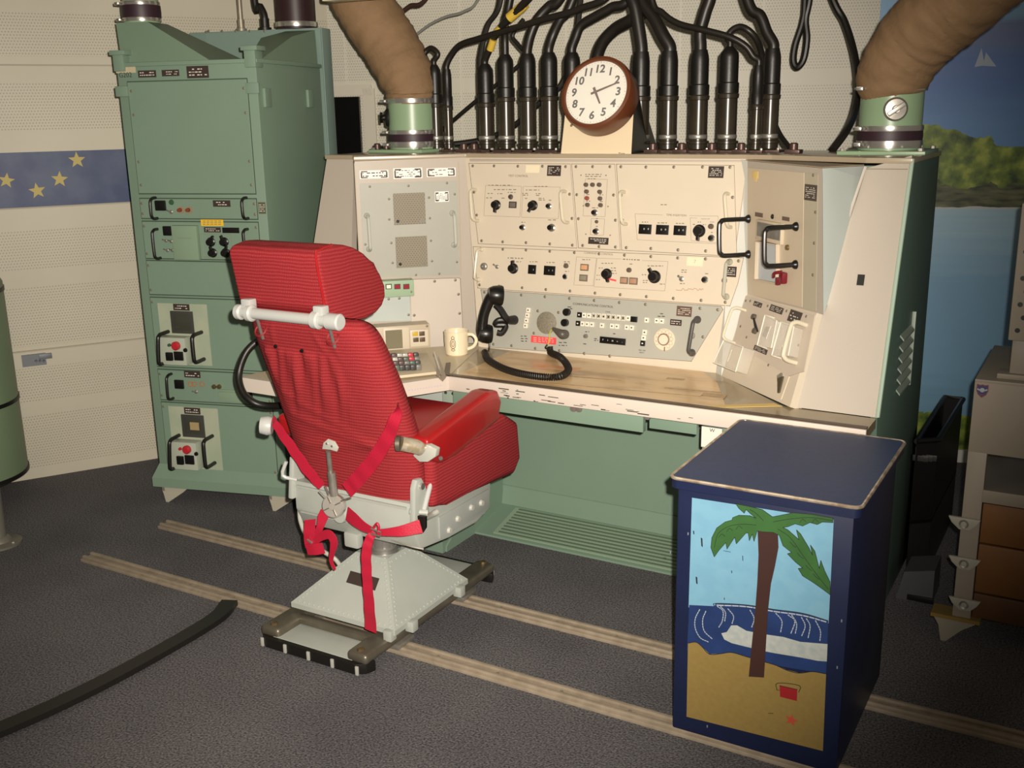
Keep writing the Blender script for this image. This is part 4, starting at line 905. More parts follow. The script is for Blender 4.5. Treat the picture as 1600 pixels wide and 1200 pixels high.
screws(LW, bo, [cl(180, 325), cl(270, 327), cl(365, 321), cl(448, 468)], .9)
# green indicator box
GB = MB(); g0 = LW.ab(*cl(-60, 225)); g1 = LW.ab(*cl(478, 215)); GB.box(LW.w((g0[0]+g1[0])/2, LW.ab(*cl(300, 215))[1]-.002, .025), (g1[0]-g0[0], .062, .05), LW.R, .004)
gb = GB.build('indicator_box', greenlight, con); GP = Pl(LW.w(0, 0, .0505), LW.u, LW.v)
def sh(f, dx=-14, dy=4): return lambda x, y: (f(x, y)[0]+dx*0, f(x, y)[1]+dy*0)
for x0, x1, m_ in ((165, 215, mat('green_lamp', (.06, .16, .05), .3)), (242, 297, None), (320, 375, mat('dark_red_lamp', (.30, .01, .03), .3)), (400, 455, mat('dark_red_lamp', (.30, .01, .03), .3))):
    mb = MB(); GP.plate(mb, *R2(cl, x0, 192, x1, 238), .003, .001); mb.mi = 1; GP.plate(mb, *R2(cl, x0+(8 if m_ is None else 4), 200, x1-(8 if m_ is None else 4), 231), .0042, 0); mb.build('status_lamp', [inkdark, m_ or mat('white_lamp', (.85, .85, .72), .3)], gb)
screws(GP, gb, [cl(462, 145), cl(473, 262)], .7)
# terminal with small screen
TX = Pl(LW.w(0, 0, .075), LW.u, LW.v)
t0 = TX.ab(*cl(40, 660)); t1 = TX.ab(*cl(640, 660)); tb = TX.ab(*cl(640, 800))[1]; tt = TX.ab(*cl(640, 548))[1]
mb = MB(); mb.box(LW.w((t0[0]+t1[0])/2, (tt+tb)/2, .0375), (t1[0]-t0[0], tt-tb, .075), LW.R, .004); term = mb.build('display_terminal', mat('terminal_tan', (.52, .44, .32), .45), con)
mb = MB(); TX.plate(mb, *R2(cl, 225, 580, 452, 795), .004, .001); mb.mi = 1; TX.plate(mb, *R2(cl, 242, 602, 392, 768), .005, 0); mb.build('screen', [ivory, mat('screen_olive', (.22, .20, .13), .2)], term)
mb = MB(); TX.plate(mb, *R2(cl, 460, 598, 622, 748), .006, .002); mb.build('button_frame', ivory, term)
for x0, y0, m_ in ((480, 615, mat('amber_key', (.60, .40, .04), .4)), (540, 613, mat('brown_key', (.10, .06, .03), .4)), (486, 668, mat('brown_key', (.1, .06, .03))), (544, 666, mat('brown_key', (.1, .06, .03)))):
    mb = MB(); TX.plate(mb, *R2(cl, x0, y0, x0+48, y0+38), .011, .001); mb.build('key_button', m_, term)
screws(TX, term, [cl(612, 568), cl(635, 782), cl(418, 600), cl(422, 672), cl(438, 775)], .9)
# ---- desk: wood pad under clear plate, white edge
FLc = Vector((-1.898, 2.84, 0)); Lc = onz(376, 588, ZD); Lm = onz(620, 599, ZD)
deskpoly = [(-1.898, 2.84), (XR, 2.84), (XR, 2.96), (-.80, 2.975), (-1.14, 3.30), (-2.05, 3.30)]
def desk_mat():
    m = D.materials.new('map_under_glass'); m.use_nodes = True; nt = m.node_tree; b = nt.nodes['Principled BSDF']; b.inputs['Roughness'].default_value = .35; b.inputs['Coat Weight'].default_value = .25; b.inputs['Coat Roughness'].default_value = .08
    tc = nd(nt, 'ShaderNodeTexCoord'); n = nd(nt, 'ShaderNodeTexNoise'); n.inputs['Scale'].default_value = 7; n.inputs['Detail'].default_value = 8; mp = nd(nt, 'ShaderNodeMapping'); mp.inputs['Scale'].default_value = (.6, 1.6, 1)
    nt.links.new(tc.outputs['Object'], mp.inputs[0]); nt.links.new(mp.outputs[0], n.inputs['Vector'])
    r = nd(nt, 'ShaderNodeValToRGB'); e = r.color_ramp.elements; e[0].position = .3; e[0].color = (.42, .27, .13, 1); e[1].position = .7; e[1].color = (.85, .61, .35, 1); x = e.new(.5); x.color = (.74, .51, .27, 1)
    nt.links.new(n.outputs['Fac'], r.inputs[0]); nt.links.new(r.outputs[0], b.inputs['Base Color']); return m
dm = desk_mat(); tanp = mat('tan_desk', (.46, .37, .24), .3, noise=(6, .3, (.29, .23, .14)), coat=.4)
mb = MB(); mb.prism([(x, y, ZD-.03) for x, y in deskpoly], (0, 0, .028)); mb.build('desk_top', tanp, con, 30)
mb = MB(); mb.prism([(-1.88, 2.85, ZD-.002), (-.93, 2.85, ZD-.002), (-1.06, 3.14, ZD-.002), (-1.16, 3.27, ZD-.002), (-1.90, 3.255, ZD-.002)], (0, 0, .002)); mp_o = mb.build('map_sheet', dm, con, 30)
mb = MB()
for p, w_, h_ in (((565, 150, ), .10, .05),): pass
for (x, y, a, b, m_) in ((-1.62, 3.10, .16, .05, 0), (-1.02, 2.99, .075, .05, 1), (-1.20, 3.13, .06, .025, 1), (-1.10, 3.02, .18, .016, 1), (-1.45, 3.02, .2, .012, 1), (-1.3, 2.93, .5, .008, 1)):
    mb.mi = m_; mb.box((x, y, ZD+.0002), (a, b, .0003), Matrix.Rotation(.12, 3, 'Z'))
mb.build('map_marks', [mat('orange_print', (.72, .30, .16), .4, noise=(40, .2, (.66, .44, .23))), mat('brown_print', (.34, .23, .12), .4, noise=(60, .2, (.55, .38, .19)))], mp_o, 0)
MB().prism([(-1.0, 2.875, ZD-.001), (-.985, 2.855, ZD-.001), (-.80, 2.965, ZD-.001), (-.83, 2.985, ZD-.001)], (0, 0, .0012)).build('paper_tape', mat('yellowed_tape', (.75, .55, .20)), con)
mb = MB(); mb.prism([(-1.915, 2.832, ZD+.001), (-.53, 2.832, ZD+.001), (-.53, 2.852, ZD+.001), (-1.905, 2.852, ZD+.001)], (0, 0, .004)); mb.prism([(-1.915, 2.832, ZD+.001), (-1.905, 2.852, ZD+.001), (-1.99, 2.99, ZD+.001), (-2.0, 2.975, ZD+.001)], (0, 0, .004)); mb.build('glass_edge', mat('dark_brown_edge', (.07, .045, .03), .35), con, 30)
mb = MB(); mb.prism([(-1.90, 2.826, ZD-.047), (XR, 2.826, ZD-.047), (XR, 2.85, ZD-.047), (-1.91, 2.85, ZD-.047)], (0, 0, .048), .002); ed = mb.build('desk_edge', white, con, 30)
mb = MB(); rr = random.Random(11)
for k in range(34):     # bare chips in the white paint
    x = rr.uniform(-1.72, -1.22) if k < 26 else rr.uniform(-1.85, -.95); z = ZD-.045+abs(rr.gauss(0, .010)) if k % 3 else ZD-rr.uniform(.008, .035)
    z = min(z, ZD-.006); mb.box((x, 2.8262, z), (rr.uniform(.004, .04), .0012, rr.uniform(.0012, .004)))
mb.build('paint_chips', mat('bare_dark', (.05, .045, .035), .6), ed, 0)
# left shelf with keyboard
sp = [(-1.90, 2.84), (Lm.x, Lm.y), (Lc.x+.25, Lc.y-.0), (Lc.x, Lc.y), (-2.42, 2.965), (-2.10, 3.29), (-2.05, 3.30)]
mb = MB(); mb.prism([(x, y, ZD-.03) for x, y in sp], (0, 0, .030)); mb.build('side_shelf', mat('shelf_tan', (.62, .53, .38), .4), con, 30)
mb = MB()
for a, b in zip(sp[:4], sp[1:4]):
    a, b = Vector((*a, ZD-.047)), Vector((*b, ZD-.047)); e = (b-a).normalized(); nn = Vector((-e.y, e.x, 0)); mb.prism([a-nn*.006, b-nn*.006, b+nn*.014, a+nn*.014], (0, 0, .048))
mb.build('shelf_edge', white, con, 30)
lab_o = MB()
for k in range(12):
    t = .18+k*.055; a = Vector((*sp[0], 0)).lerp(Vector((*sp[1], 0)), t+.1*0); lab_o.box((a.x+.004, a.y-.008, ZD-.026), (.011, .004, .014), LP.R)
lab_o.build('edge_label', mat('violet_print', (.52, .42, .47), .6), con, 0)
KB = Pl(Vector((Lm.x, Lm.y, ZD+.012)), LP.u, (-LP.n+Vector((0, 0, .12))))
mb = MB(); kq = [onz(*p, ZD+.006) for p in ((596, 560), (668, 555), (682, 585), (600, 594))]; mb.prism(kq, (0, 0, .010), .002); kbd = mb.build('keyboard_plate', mat('shelf_tan', (.62, .53, .38)), con)
rr = random.Random(9); kcols = [mat('grey_key', (.17, .16, .14), .4), mat('dark_key', (.04, .04, .038), .4), mat('clear_key', (.50, .48, .42), .3), mat('green_key', (.08, .12, .09), .4), mat('plum_key', (.10, .05, .05), .4)]
for r_ in range(4):
    for k in range(6):
        px = 607+k*8.6+r_*1.4; py = 558+r_*6.2-k*.3
        if px > 656: continue
        p = onz(px, py+2, ZD+.018); mb = MB(); mb.box((p.x, p.y, ZD+.026), (.019, .019, .022), LP.R, .004)
        m_ = kcols[rr.randrange(5)]
        if r_ == 0 and k == 4 or r_ == 1 and k == 4: m_ = mat('bright_red_key', (.55, .03, .05), .35)
        mb.build('key_cap', m_, kbd)
mb = MB(); a, b = onz(679, 557, ZD+.02), onz(688, 588, ZD+.01); mb.tube([a, a+Vector((0, 0, .012)), b+Vector((0, 0, .014)), b], .0035, 10, 4); mb.build('latch_handle', chrome, con)
MB().prism([onz(*p, ZD) for p in ((685, 558), (697, 590), (692, 596), (681, 588))], (0, 0, .006)).build('latch_plate', mat('tan_metal', (.40, .32, .24), .4), con)
# ---- green kneehole below the desk
def gbox(name, x0, x1, y0, y1, z0, z1, m=green, bev=.002): return MB().box(((x0+x1)/2, (y0+y1)/2, (z0+z1)/2), (x1-x0, y1-y0, z1-z0), None, bev).build(name, m, con)
gbox('apron', -1.90, -1.20, 2.862, 2.885, .635, .700, greendark if 0 else green); gbox('apron', -1.195, -1.04, 2.90, 2.92, .64, .70)
gbox('cross_rail', -1.90, -.6, 2.95, 3.0, .66, .712)
for x, z in ((-1.44, .683), (-1.42, .684), (-1.185, .69)): MB().lathe([(0, 0), (.012, 0), (.010, .006), (0, .007)], (x, 2.862, z), (0, -1, 0), 14).build('catch', steel, con)
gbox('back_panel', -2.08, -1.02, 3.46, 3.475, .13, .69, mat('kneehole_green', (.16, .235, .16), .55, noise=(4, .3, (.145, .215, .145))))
gbox('pedestal', -1.035, XR-.02, 2.94, 3.50, 0, .70); gbox('pedestal', -2.55, -2.06, 3.0, 3.50, 0, .70)
PDp = Pl((-1.0, 2.94, .5), (1, 0, 0), (0, 0, 1))
mb = MB(); PDp.plate(mb, 1096, 668, 1128, 700, .0012); mb.mi = 1; PDp.frame(mb, 1096, 668, 1128, 700, .003); mb.text('W', PDp.at(1109, 672, .0016), PDp.R, .016, align='LEFT'); mb.build('notice_label', [mat('paper_white', (.75, .74, .66), .6), inkdark], con, 0)
gbox('shelf_bracket', -1.99, -1.90, 2.93, 2.945, .60, .70, mat('pale_green_bracket', (.33, .40, .33), .45)); gbox('shelf_support', -2.30, -1.93, 2.965, 2.985, .60, .70, mat('pale_bluegreen', (.42, .46, .42), .45))
for x in (-2.02, -1.975, -1.945): MB().lathe([(0, 0), (.006, 0), (.005, .003), (0, .003)], (x, 2.965 if x < -1.99 else 2.93, .655), (0, -1, 0), 10).build('rivet', inkdark, con)
MB().prism([(-2.06, 3.47, .14), (-2.06, 3.445, .13), (-2.06, 3.432, .055), (-2.06, 3.22, .008), (-2.06, 3.22, 0), (-2.06, 3.47, 0)], (1.03, 0, 0)).build('foot_plinth', green, con, 30)
MB().prism([(-2.075, 3.44, .30), (-2.075, 3.02, .02), (-2.075, 3.02, 0), (-2.075, 3.44, 0)], (.02, 0, 0)).build('kick_side', green, con, 30)
mb = MB(); z0g, y0g = .014, 3.235; 
mb.prism([(-1.98, 3.235, .011), (-1.06, 3.235, .011), (-1.06, 3.415, .052), (-1.98, 3.415, .052)], (0, -.001, .004)); gr = mb.build('foot_grate', greenlight if 0 else mat('grate_green', (.27, .36, .26), .45), con, 30)
mb = MB()
for k in range(9):
    t = (k+.5)/9; y = 3.235+.18*t; z = .015+.041*t; mb.box((-1.52, y, z+.0005), (.88, .008, .003), Matrix.Rotation(.22, 3, 'X'))
mb.build('grate_slots', mat('slot_green', (.10, .15, .10), .5), gr)
# ================================================================ ON TOP OF THE CONSOLE
ZT2 = 1.456
# ---- flexible ducts
hosem = mat('brown_fabric_hose', (.27, .165, .085), .8, noise=(9, .3, (.19, .115, .055)), bump=(34, 1.0))
def ductset(cx, cy, path, radii, label, lab2, valve_dir):
    t = thing('flexible_duct', (cx, cy, ZT2), label, 'duct', None); R = .098
    MB().box((cx, cy, ZT2+.006), (.26, .26, .012), None, .003).build('base_flange', collargreen, t)
    for sx in (-1, 1):
        for sy in (-1, 1): MB().lathe([(0, 0), (.009, 0), (.008, .008), (0, .009)], (cx+sx*.115, cy+sy*.115, ZT2+.012), (0, 0, 1), 6).build('bolt', steel, t)
    MB().cyl((cx, cy, ZT2+.012), (cx, cy, ZT2+.20), R-.004, seg=40).build('collar', collargreen, t)
    clampb(ZT2+.030, (cx, cy), R-.003, chrome, t, .022)
    clampb(ZT2+.055, (cx, cy), R-.004, mat('dark_rubber_band', (.03, .012, .02)), t, .030, 'rubber_sleeve', 0)
    clampb(ZT2+.078, (cx, cy), R-.003, chrome, t, .016)
    clampb(ZT2+.198, (cx, cy), R, chrome, t, .018)
    mb = MB(); mb.tube([(cx, cy, ZT2+.186), (cx, cy, ZT2+.215), *path], radii, 36, 12, .030); mb.build('hose', hosem, t)
    d = Vector(valve_dir).normalized(); o = Vector((cx, cy, ZT2+.135))+d*(R-.006)
    mb = MB(); mb.lathe([(0, 0), (.034, 0), (.036, .006), (.030, .014), (.012, .016), (.010, .030), (0, .03)], o, d, 24)
    q = d.to_track_quat('Z', 'Y').to_matrix(); mb.box(o+d*.03, (.058, .014, .012), q @ Matrix.Rotation(.6, 3, 'Z'), .003); mb.build('valve_knob', steel if valve_dir[0] > .05 else blackmat, t)
    return t
dl = ony(646, 238, 3.53); cxl = dl.x
ductset(cxl, 3.53, [ony(638, 125, 3.53), ony(612, 75, 3.53), ony(580, 25, 3.5), ony(552, -30, 3.48), ony(530, -110, 3.45), ony(520, -300, 3.42)], [.094, .100, .112, .118, .12, .12, .12], 'brown fabric duct hose on green collar at the left end of the console top', '', (-.8, -.6, 0))
dr = ony(1388, 238, 3.50)
ductset(dr.x, 3.50, [ony(1395, 118, 3.49), ony(1430, 62, 3.46), ony(1480, 15, 3.42), ony(1540, -40, 3.36), ony(1620, -110, 3.3), ony(1700, -230, 3.25), ony(1740, -420, 3.2)], [.094, .100, .110, .118, .122, .122, .122, .122], 'brown fabric duct hose on green collar at the right end of the console top', '', (.30, -.95, 0))
# ---- cable connectors
KY = 3.56
def P3(px, py, y=KY): return tuple(ony(px, py, y))
def connector(name, px, toppy, r, cable, cr, label, y=KY, m=None, extra=True, cy=None):
    r *= 1.09; cr *= 1.30
    b = ony(px, 235, y); z0 = ZT2; x = b.x; zt = ony(px, toppy, y).z; H = zt-z0
    t = thing('cable_connector', (x, y, z0), label, 'cable', 'thick cable connectors along the console top')
    lo = H*.60
    mb = MB(); mb.lathe([(0, 0), (r*1.35, 0), (r*1.35, .008), (r*1.1, .012), (r*1.1, .028), (r*1.25, .03), (r*1.25, .038), (r*1.02, .04), (r*1.02, lo-.03), (r*1.14, lo-.028), (r*1.18, lo-.016), (r*1.06, lo-.012), (0, lo-.012)], (x, y, z0), (0, 0, 1), 24); mb.build('barrel', m or brown, t)
    mb = MB(); mb.lathe([(0, lo-.012), (r*1.10, lo-.012), (r*1.12, lo+.02), (r*1.0, lo+.024), (r, H-.035), (r*.95, H-.02), (cr*1.15, H), (0, H)], (x, y, z0), (0, 0, 1), 24); mb.build('boot', blackmat, t)
    MB().lathe([(r*1.02, .046), (r*1.06, .048), (r*1.06, .058), (r*1.02, .060)], (x, y, z0), (0, 0, 1), 24).build('ring', steel if extra else brown, t)
    MB().box((x, y, z0+.004), (r*3.4, r*3.0, .008), None, .002).build('base_flange', mat('dark_flange', (.10, .06, .05), .4, .5), t)
    for s in (-1, 1): MB().lathe([(0, .008), (.006, .008), (.005, .015), (0, .016)], (x+s*r*1.5, y-r*1.2, z0), (0, 0, 1), 8).build('bolt', chrome, t)
    pts = [(x, y, z0+H-.012), (x, y, z0+H+.015)]
    for i, c in enumerate(cable): pts.append(tuple(ony(c[0], c[1], (c[2] if len(c) > 2 else y+.0))))
    if cable[-1][1] < -100: pts.append((pts[-1][0], pts[-1][1], 2.76))
    MB().tube(pts, cr, 12, 8).build('cable', cablem, t)
    return t
HX = (975, -150)
C1 = connector('c', 683, 101, .0235, [(684, 85), (676, 76), (668, 78), (662, 88), (661, 110, 3.60), (664, 160, 3.70), (668, 215, 3.75)], .0085, 'small hooked black cable and barrel beside the left duct collar')
C2 = connector('c', 702, 108, .0165, [(706, 85, 3.56), (720, 70, 3.55), (750, 60, 3.53), (800, 45, 3.51), (850, 30, 3.50), (905, 14, 3.49), (960, -20, 3.48), (975, -150, 3.48)], .0095, 'thin dark barrel whose cable sweeps right above its neighbours')
C3 = connector('c', 761, 100, .0285, [(764, 78, 3.55), (772, 58, 3.54), (787, 38, 3.52), (810, 15, 3.50), (850, -30, 3.46), (960, -160, 3.42)], .011, 'thick barrel with black and yellow taped cable')
mb = MB()
for a, b in (((766, 78), (771, 62)), ((776, 51), (790, 35)), ((796, 28), (821, 6))):
    mb.tube([ony(*a, 3.545 if a[0] < 770 else 3.53 if a[0] < 790 else 3.512), ony((a[0]+b[0])/2, (a[1]+b[1])/2, 3.54 if a[0] < 770 else 3.525 if a[0] < 790 else 3.508), ony(*b, 3.535 if a[0] < 770 else 3.52 if a[0] < 790 else 3.503)], .0145 if a[0] < 795 else .019, 14, 3)
mb.build('yellow_tape', mat('yellow_tape', (.62, .42, .06), .45), C3)
C4 = connector('c', 792, 85, .0285, [(789, 60), (790, 30, 3.58), (797, 0, 3.6), (820, -150, 3.6)], .0115, 'second thick barrel from the left, its cable rising straight up')
C5 = connector('c', 826, 84, .0285, [(829, 55), (840, 30, 3.57), (858, 10, 3.58), (880, -10, 3.58), (950, -160, 3.56)], .0145, 'third thick barrel from the left, cable leaning right')
C6 = connector('c', 859, 82, .0285, [(864, 55), (876, 30, 3.58), (893, 5, 3.6), (940, -140, 3.6)], .0135, 'thick barrel immediately left of the clock')
C7 = connector('c', 894, 82, .0285, [(899, 60, 3.60), (908, 40, 3.60), (930, 26, 3.60), (955, 12, 3.6), (985, -10, 3.60), (1000, -150, 3.60)], .0135, 'barrel half hidden behind the left edge of the clock', 3.60)
C8 = connector('c', 936, 120, .0255, [(933, 92, 3.66), (942, 66, 3.65), (963, 44, 3.64), (990, 28, 3.62), (1010, 0, 3.62), (990, -150, 3.62)], .0175, 'barrel wholly behind the clock, only its thick cable showing above', 3.66)
C9 = connector('c', 1000, 81, .0285, [(999, 50), (992, 10), (980, -30), (975, -160, 3.54)], .0175, 'thick barrel close to the right edge of the clock')
C10 = connector('c', 1043, 80, .0285, [(1036, 55), (1022, 28, 3.57), (1005, 5, 3.58), (985, -40, 3.6), (980, -160, 3.62)], .0175, 'second thick barrel right of the clock, cable leaning left')
C11 = connector('c', 1090, 78, .0285, [(1094, 50), (1102, 20), (1113, -20), (1130, -150)], .0165, 'third thick barrel right of the clock, cable leaning right')
C12 = connector('c', 1135, 73, .029, [(1137, 60), (1143, 48), (1156, 42), (1170, 48), (1182, 62, 3.58), (1190, 85, 3.62), (1194, 130, 3.66), (1196, 215, 3.68)], .0085, 'wide barrel whose thin cable arches over to the right')
C13 = connector('c', 1180, 102, .0165, [(1177, 88, 3.53), (1165, 72, 3.52), (1140, 58, 3.51), (1100, 47, 3.51), (1060, 37, 3.52), (1035, 20, 3.53), (1018, -5, 3.54), (1000, -150, 3.54)], .0085, 'thin barrel at the right end with cable sweeping left', 3.54)
C14 = connector('c', 1201, 76, .0255, [(1198, 50, 3.60), (1188, 25, 3.6), (1168, 0, 3.6), (1140, -140, 3.6)], .0145, 'last thick barrel at the right end of the row', 3.60)
def loose(pts, r, label, m=cablem, name='hanging_cable', grp='loose cables near the back wall', smooth=8):
    P_ = [tuple(ony(*p)) for p in pts]
    if pts[0][1] < -100: P_.insert(0, (P_[0][0], P_[0][1], 2.76))
    if pts[-1][1] < -100: P_.append((P_[-1][0], P_[-1][1], 2.76))
    o = MB().tube(P_, r, 10, smooth).build(name, m); tag(o, label, 'cable', grp); return o
loose([(785, -120, 3.64), (782, 0, 3.64), (762, 40, 3.64), (752, 80, 3.64), (750, 110, 3.64), (752, 235, 3.64)], .011, 'plain dark cable dropping behind the yellow taped one')
loose([(818, 30, 3.7), (801, 55, 3.7), (810, 70, 3.7), (822, 88, 3.7), (800, 112, 3.7), (775, 133, 3.7), (745, 157, 3.7), (712, 185, 3.7), (690, 205, 3.72), (686, 232, 3.72)], .0085, 'thin dark cable crossing diagonally behind the left barrels')
loose([(915, -110, 3.80), (905, 20, 3.80), (898, 60, 3.8), (880, 128, 3.78), (842, 162, 3.76), (805, 195, 3.76), (775, 211, 3.76), (740, 221, 3.74), (690, 226, 3.7), (625, 224, 3.68), (595, 233, 3.68), (582, 238, 3.68)], .012, 'dark cable running down left behind the barrels to the left duct')
loose([(800, -120, 3.9), (750, -5, 3.9), (725, 18, 3.9), (695, 27, 3.9), (665, 43, 3.9), (640, 68, 3.9), (625, 110, 3.9), (622, 220, 3.85)], .006, 'thin grey cable high behind the left duct hose', mat('grey_cable', (.22, .22, .20), .5))
loose([(720, -120, 3.8), (668, -5, 3.8), (640, 10, 3.8), (622, 28, 3.8), (612, 60, 3.8), (610, 220, 3.75)], .010, 'dark brown cable curving behind the left duct hose', mat('maroon_cable', (.045, .02, .015), .5))
loose([(1262, -130, 4.3), (1258, 0, 4.3), (1254, 35, 4.3), (1243, 70, 4.3), (1240, 95, 4.3), (1246, 105, 4.3), (1256, 92, 4.3), (1261, 60, 4.3), (1259, 30, 4.3), (1266, -10, 4.3), (1275, -130, 4.3)], .013, 'black cable hanging in a narrow loop on the back wall', cablem, 'cable_loop')
loose([(1260, -130, 4.2), (1300, -5, 4.2), (1320, 35, 4.2), (1335, 85, 4.15), (1341, 135, 4.0), (1335, 175, 3.9), (1322, 205, 3.72), (1300, 235, 3.64)], .0135, 'long black cable bowing down beside the right duct collar', cablem)
loose([(1208, 170, 3.68), (1211, 192, 3.68), (1220, 212, 3.66), (1235, 232, 3.62), (1240, 238, 3.6)], .0085, 'short black cable curling down right of the barrel row', cablem)
# small fittings on the lid between connectors
fm = mat('dark_flange', (.10, .06, .05), .4, .5)
for k, px in enumerate((590, 604, 725, 741, 1020, 1065, 1112, 1158, 1240)):
    b = ony(px, 238, 3.5); t = MB(); t.box((b.x, 3.50, ZT2+.006), (.05, .05, .012), None, .003); t.lathe([(0, .012), (.014, .012), (.014, .03), (.009, .034), (0, .034)], (b.x, 3.50, ZT2), (0, 0, 1), 14)
    lb = ['at the far left of the lid', 'second from the far left of the lid', 'between the left duct and the thick barrels', 'just left of the yellow taped barrel', 'just right of the clock', 'under the second barrel right of the clock', 'before the wide barrel', 'before the thin right barrel', 'at the right end of the barrel row'][k]
    tag(t.build('lid_fitting', fm), 'small dark threaded fitting %s' % lb, 'fitting', 'small fittings on the console lid')
# ---- clock on its bracket
CV = Vector((0, .42, 1)).normalized(); KP = Pl((-1.62, 3.40, ZT2), (1, 0, 0), CV)
bk_ = thing('clock_bracket', (-1.62, 3.40, ZT2), 'cream leaning metal bracket holding the clock on the console top', 'bracket')
mb = MB(); mb.prism([KP.at(876, 244), KP.at(986, 246), KP.at(991, 150), KP.at(985, 118), KP.at(895, 112), KP.at(886, 150)], -KP.n*.004); pb = mb.build('front_plate', mat('cream_plate', (.80, .66, .45), .45), bk_, 30)
for px in (877, 985): 
    a = KP.at(px, 244); b = KP.at(px+(9 if px < 900 else 6), 120)
    MB().prism([a, b-KP.n*.004, Vector((b.x, 3.64, ZT2+.03)), Vector((a.x, 3.64, ZT2))], (.004, 0, 0)).build('side_gusset', black, bk_, 30)
mb = MB(); mb.text('TV#', KP.at(971, 241, .0005), KP.R, .014); mb.build('lettering', inkdark, pb, 0)
for px in (893, 972): inst(P_screw, 'screw', pb, KP.at(px, 196), KP.R)
ck = onpl(930, 143, KP.w(0, 0, .092), KP.n); cb = ck-KP.n*.090
clock = thing('wall_clock', tuple(cb), 'round clock with brown rim and black numerals on cream leaning bracket', 'clock')
RC = .130
mb = MB().lathe([(0, 0), (RC*.96, 0), (RC*1.02, .012), (RC*1.03, .070), (RC*1.0, .088), (RC*.92, .092), (RC*.87, .082), (0, .082)], cb, KP.n, 64); mb.build('case', mat('brown_rim', (.125, .035, .012), .35), clock)
MB().lathe([(0, .0825), (RC*.88, .0825), (RC*.88, .0835), (0, .0835)], cb, KP.n, 64).build('dial', mat('dial_white', (.86, .82, .72), .35), clock)
FP_ = Pl(cb+KP.n*.0838, KP.u, KP.v); mb = MB()
for k in range(1, 13):
    an = math.radians(90-30*k); mb.text(str(k), FP_.w(RC*.65*math.cos(an), RC*.65*math.sin(an), 0), FP_.R, .040, .0003, bold=.0011)
for k in range(60):
    an = math.radians(6*k); r = RC*.84; mb.box(FP_.w(r*math.cos(an), r*math.sin(an), .0003), (.005 if k % 5 == 0 else .002, .0012, .0006), FP_.R @ Matrix.Rotation(an, 3, 'Z'))
mb.build('numerals', inkdark, clock, 0)
def hand(nm, ang, L, w_, m_, h):
    an = math.radians(90-ang); d = FP_.u*math.cos(an)+FP_.v*math.sin(an); s = FP_.n.cross(d)
    o = FP_.o+FP_.n*h; MB().hexa([o-s*w_*.6-d*.018, o+s*w_*.6-d*.018, o+s*w_*.35+d*L, o-s*w_*.35+d*L], [o-s*w_*.6-d*.018+FP_.n*.001, o+s*w_*.6-d*.018+FP_.n*.001, o+s*w_*.35+d*L+FP_.n*.001, o-s*w_*.35+d*L+FP_.n*.001]).build(nm, m_, clock)
hand('minute_hand', 68, .088, .007, mat('hand_brown', (.10, .03, .02), .5), .003); hand('hour_hand', 150, .050, .008, mat('hand_brown', (.10, .03, .02)), .0045)
MB().lathe([(0, .004), (.006, .004), (.005, .009), (0, .009)], FP_.o, FP_.n, 14).build('hub', mat('brass', (.28, .2, .1), .35, .8), clock)
# domed glass
gl = MB(); prof = [(RC*.89, .0875)]+[(RC*.89*math.cos(a), .0875+.016*math.sin(a)) for a in [math.pi/2*k/8 for k in range(1, 8)]]+[(0, .1035)]
gl.lathe(prof, cb, KP.n, 48).build('glass', mat('thin_glass', (1, 1, 1), .06, alpha=.12, spec=.8), clock)
tag(MB().lathe([(0, 0), (.0, 0)], (0, 0, 0), (0, 0, 1)).build('x', black), 'x') if 0 else None
# cream box edge at the very top of the frame
a, b = ony(508, 3, 3.2), ony(597, 0, 3.2)
t = thing('ceiling_fixture', ((a.x+b.x)/2, 3.2, a.z), 'cream metal ceiling fixture edge above the left brown duct hose', 'fixture')
MB().box(((a.x+b.x)/2, 3.22, a.z+.35), (b.x-a.x, .08, .70), Matrix.Rotation(.0, 3, 'Z'), .006).build('housing', mat('fixture_cream', (.80, .72, .50), .4), t)
# ---- mug, handset, cord
mg = onz(714, 553, ZD+.001); mug = thing('coffee_mug', (mg.x, mg.y, ZD), 'cream coffee mug with round emblem standing on the desk corner', 'mug')
MB().lathe([(0, 0), (.036, 0), (.041, .004), (.044, .03), (.0455, .088), (.0435, .09), (.041, .086), (.039, .01), (0, .009)], (mg.x, mg.y, ZD), (0, 0, 1), 40).build('cup', mat('mug_glaze', (.80, .70, .50), .2, coat=.5), mug)
hd = Vector((.94, .34, 0)).normalized(); o = Vector((mg.x, mg.y, ZD))
MB().tube([o+hd*.041+Vector((0, 0, .076)), o+hd*.062+Vector((0, 0, .074)), o+hd*.074+Vector((0, 0, .055)), o+hd*.064+Vector((0, 0, .032)), o+hd*.040+Vector((0, 0, .020))], .0065, 12, 8).build('handle', mat('mug_glaze', (.8, .7, .5)), mug)
ed_ = Vector((.36, -.93, 0)).normalized(); eo = o+ed_*.0452+Vector((0, 0, .048)); EP = Pl(eo, (.93, .36, 0), (0, 0, 1))
mb = MB()
for (a, b, rx, ry) in ((-.004, 0, .010, .017), (-.004, 0, .0045, .010), (-.004, .022, .005, .006), (-.004, -.022, .006, .004)):
    pts = [EP.w(a+rx*math.cos(t*.3927), b+ry*math.sin(t*.3927), .0006-abs(rx*math.cos(t*.3927))*.05) for t in range(17)]; mb.tube(pts, .0011, 5, 0)
mb.build('emblem', mat('emblem_brown', (.20, .13, .06), .5), mug)
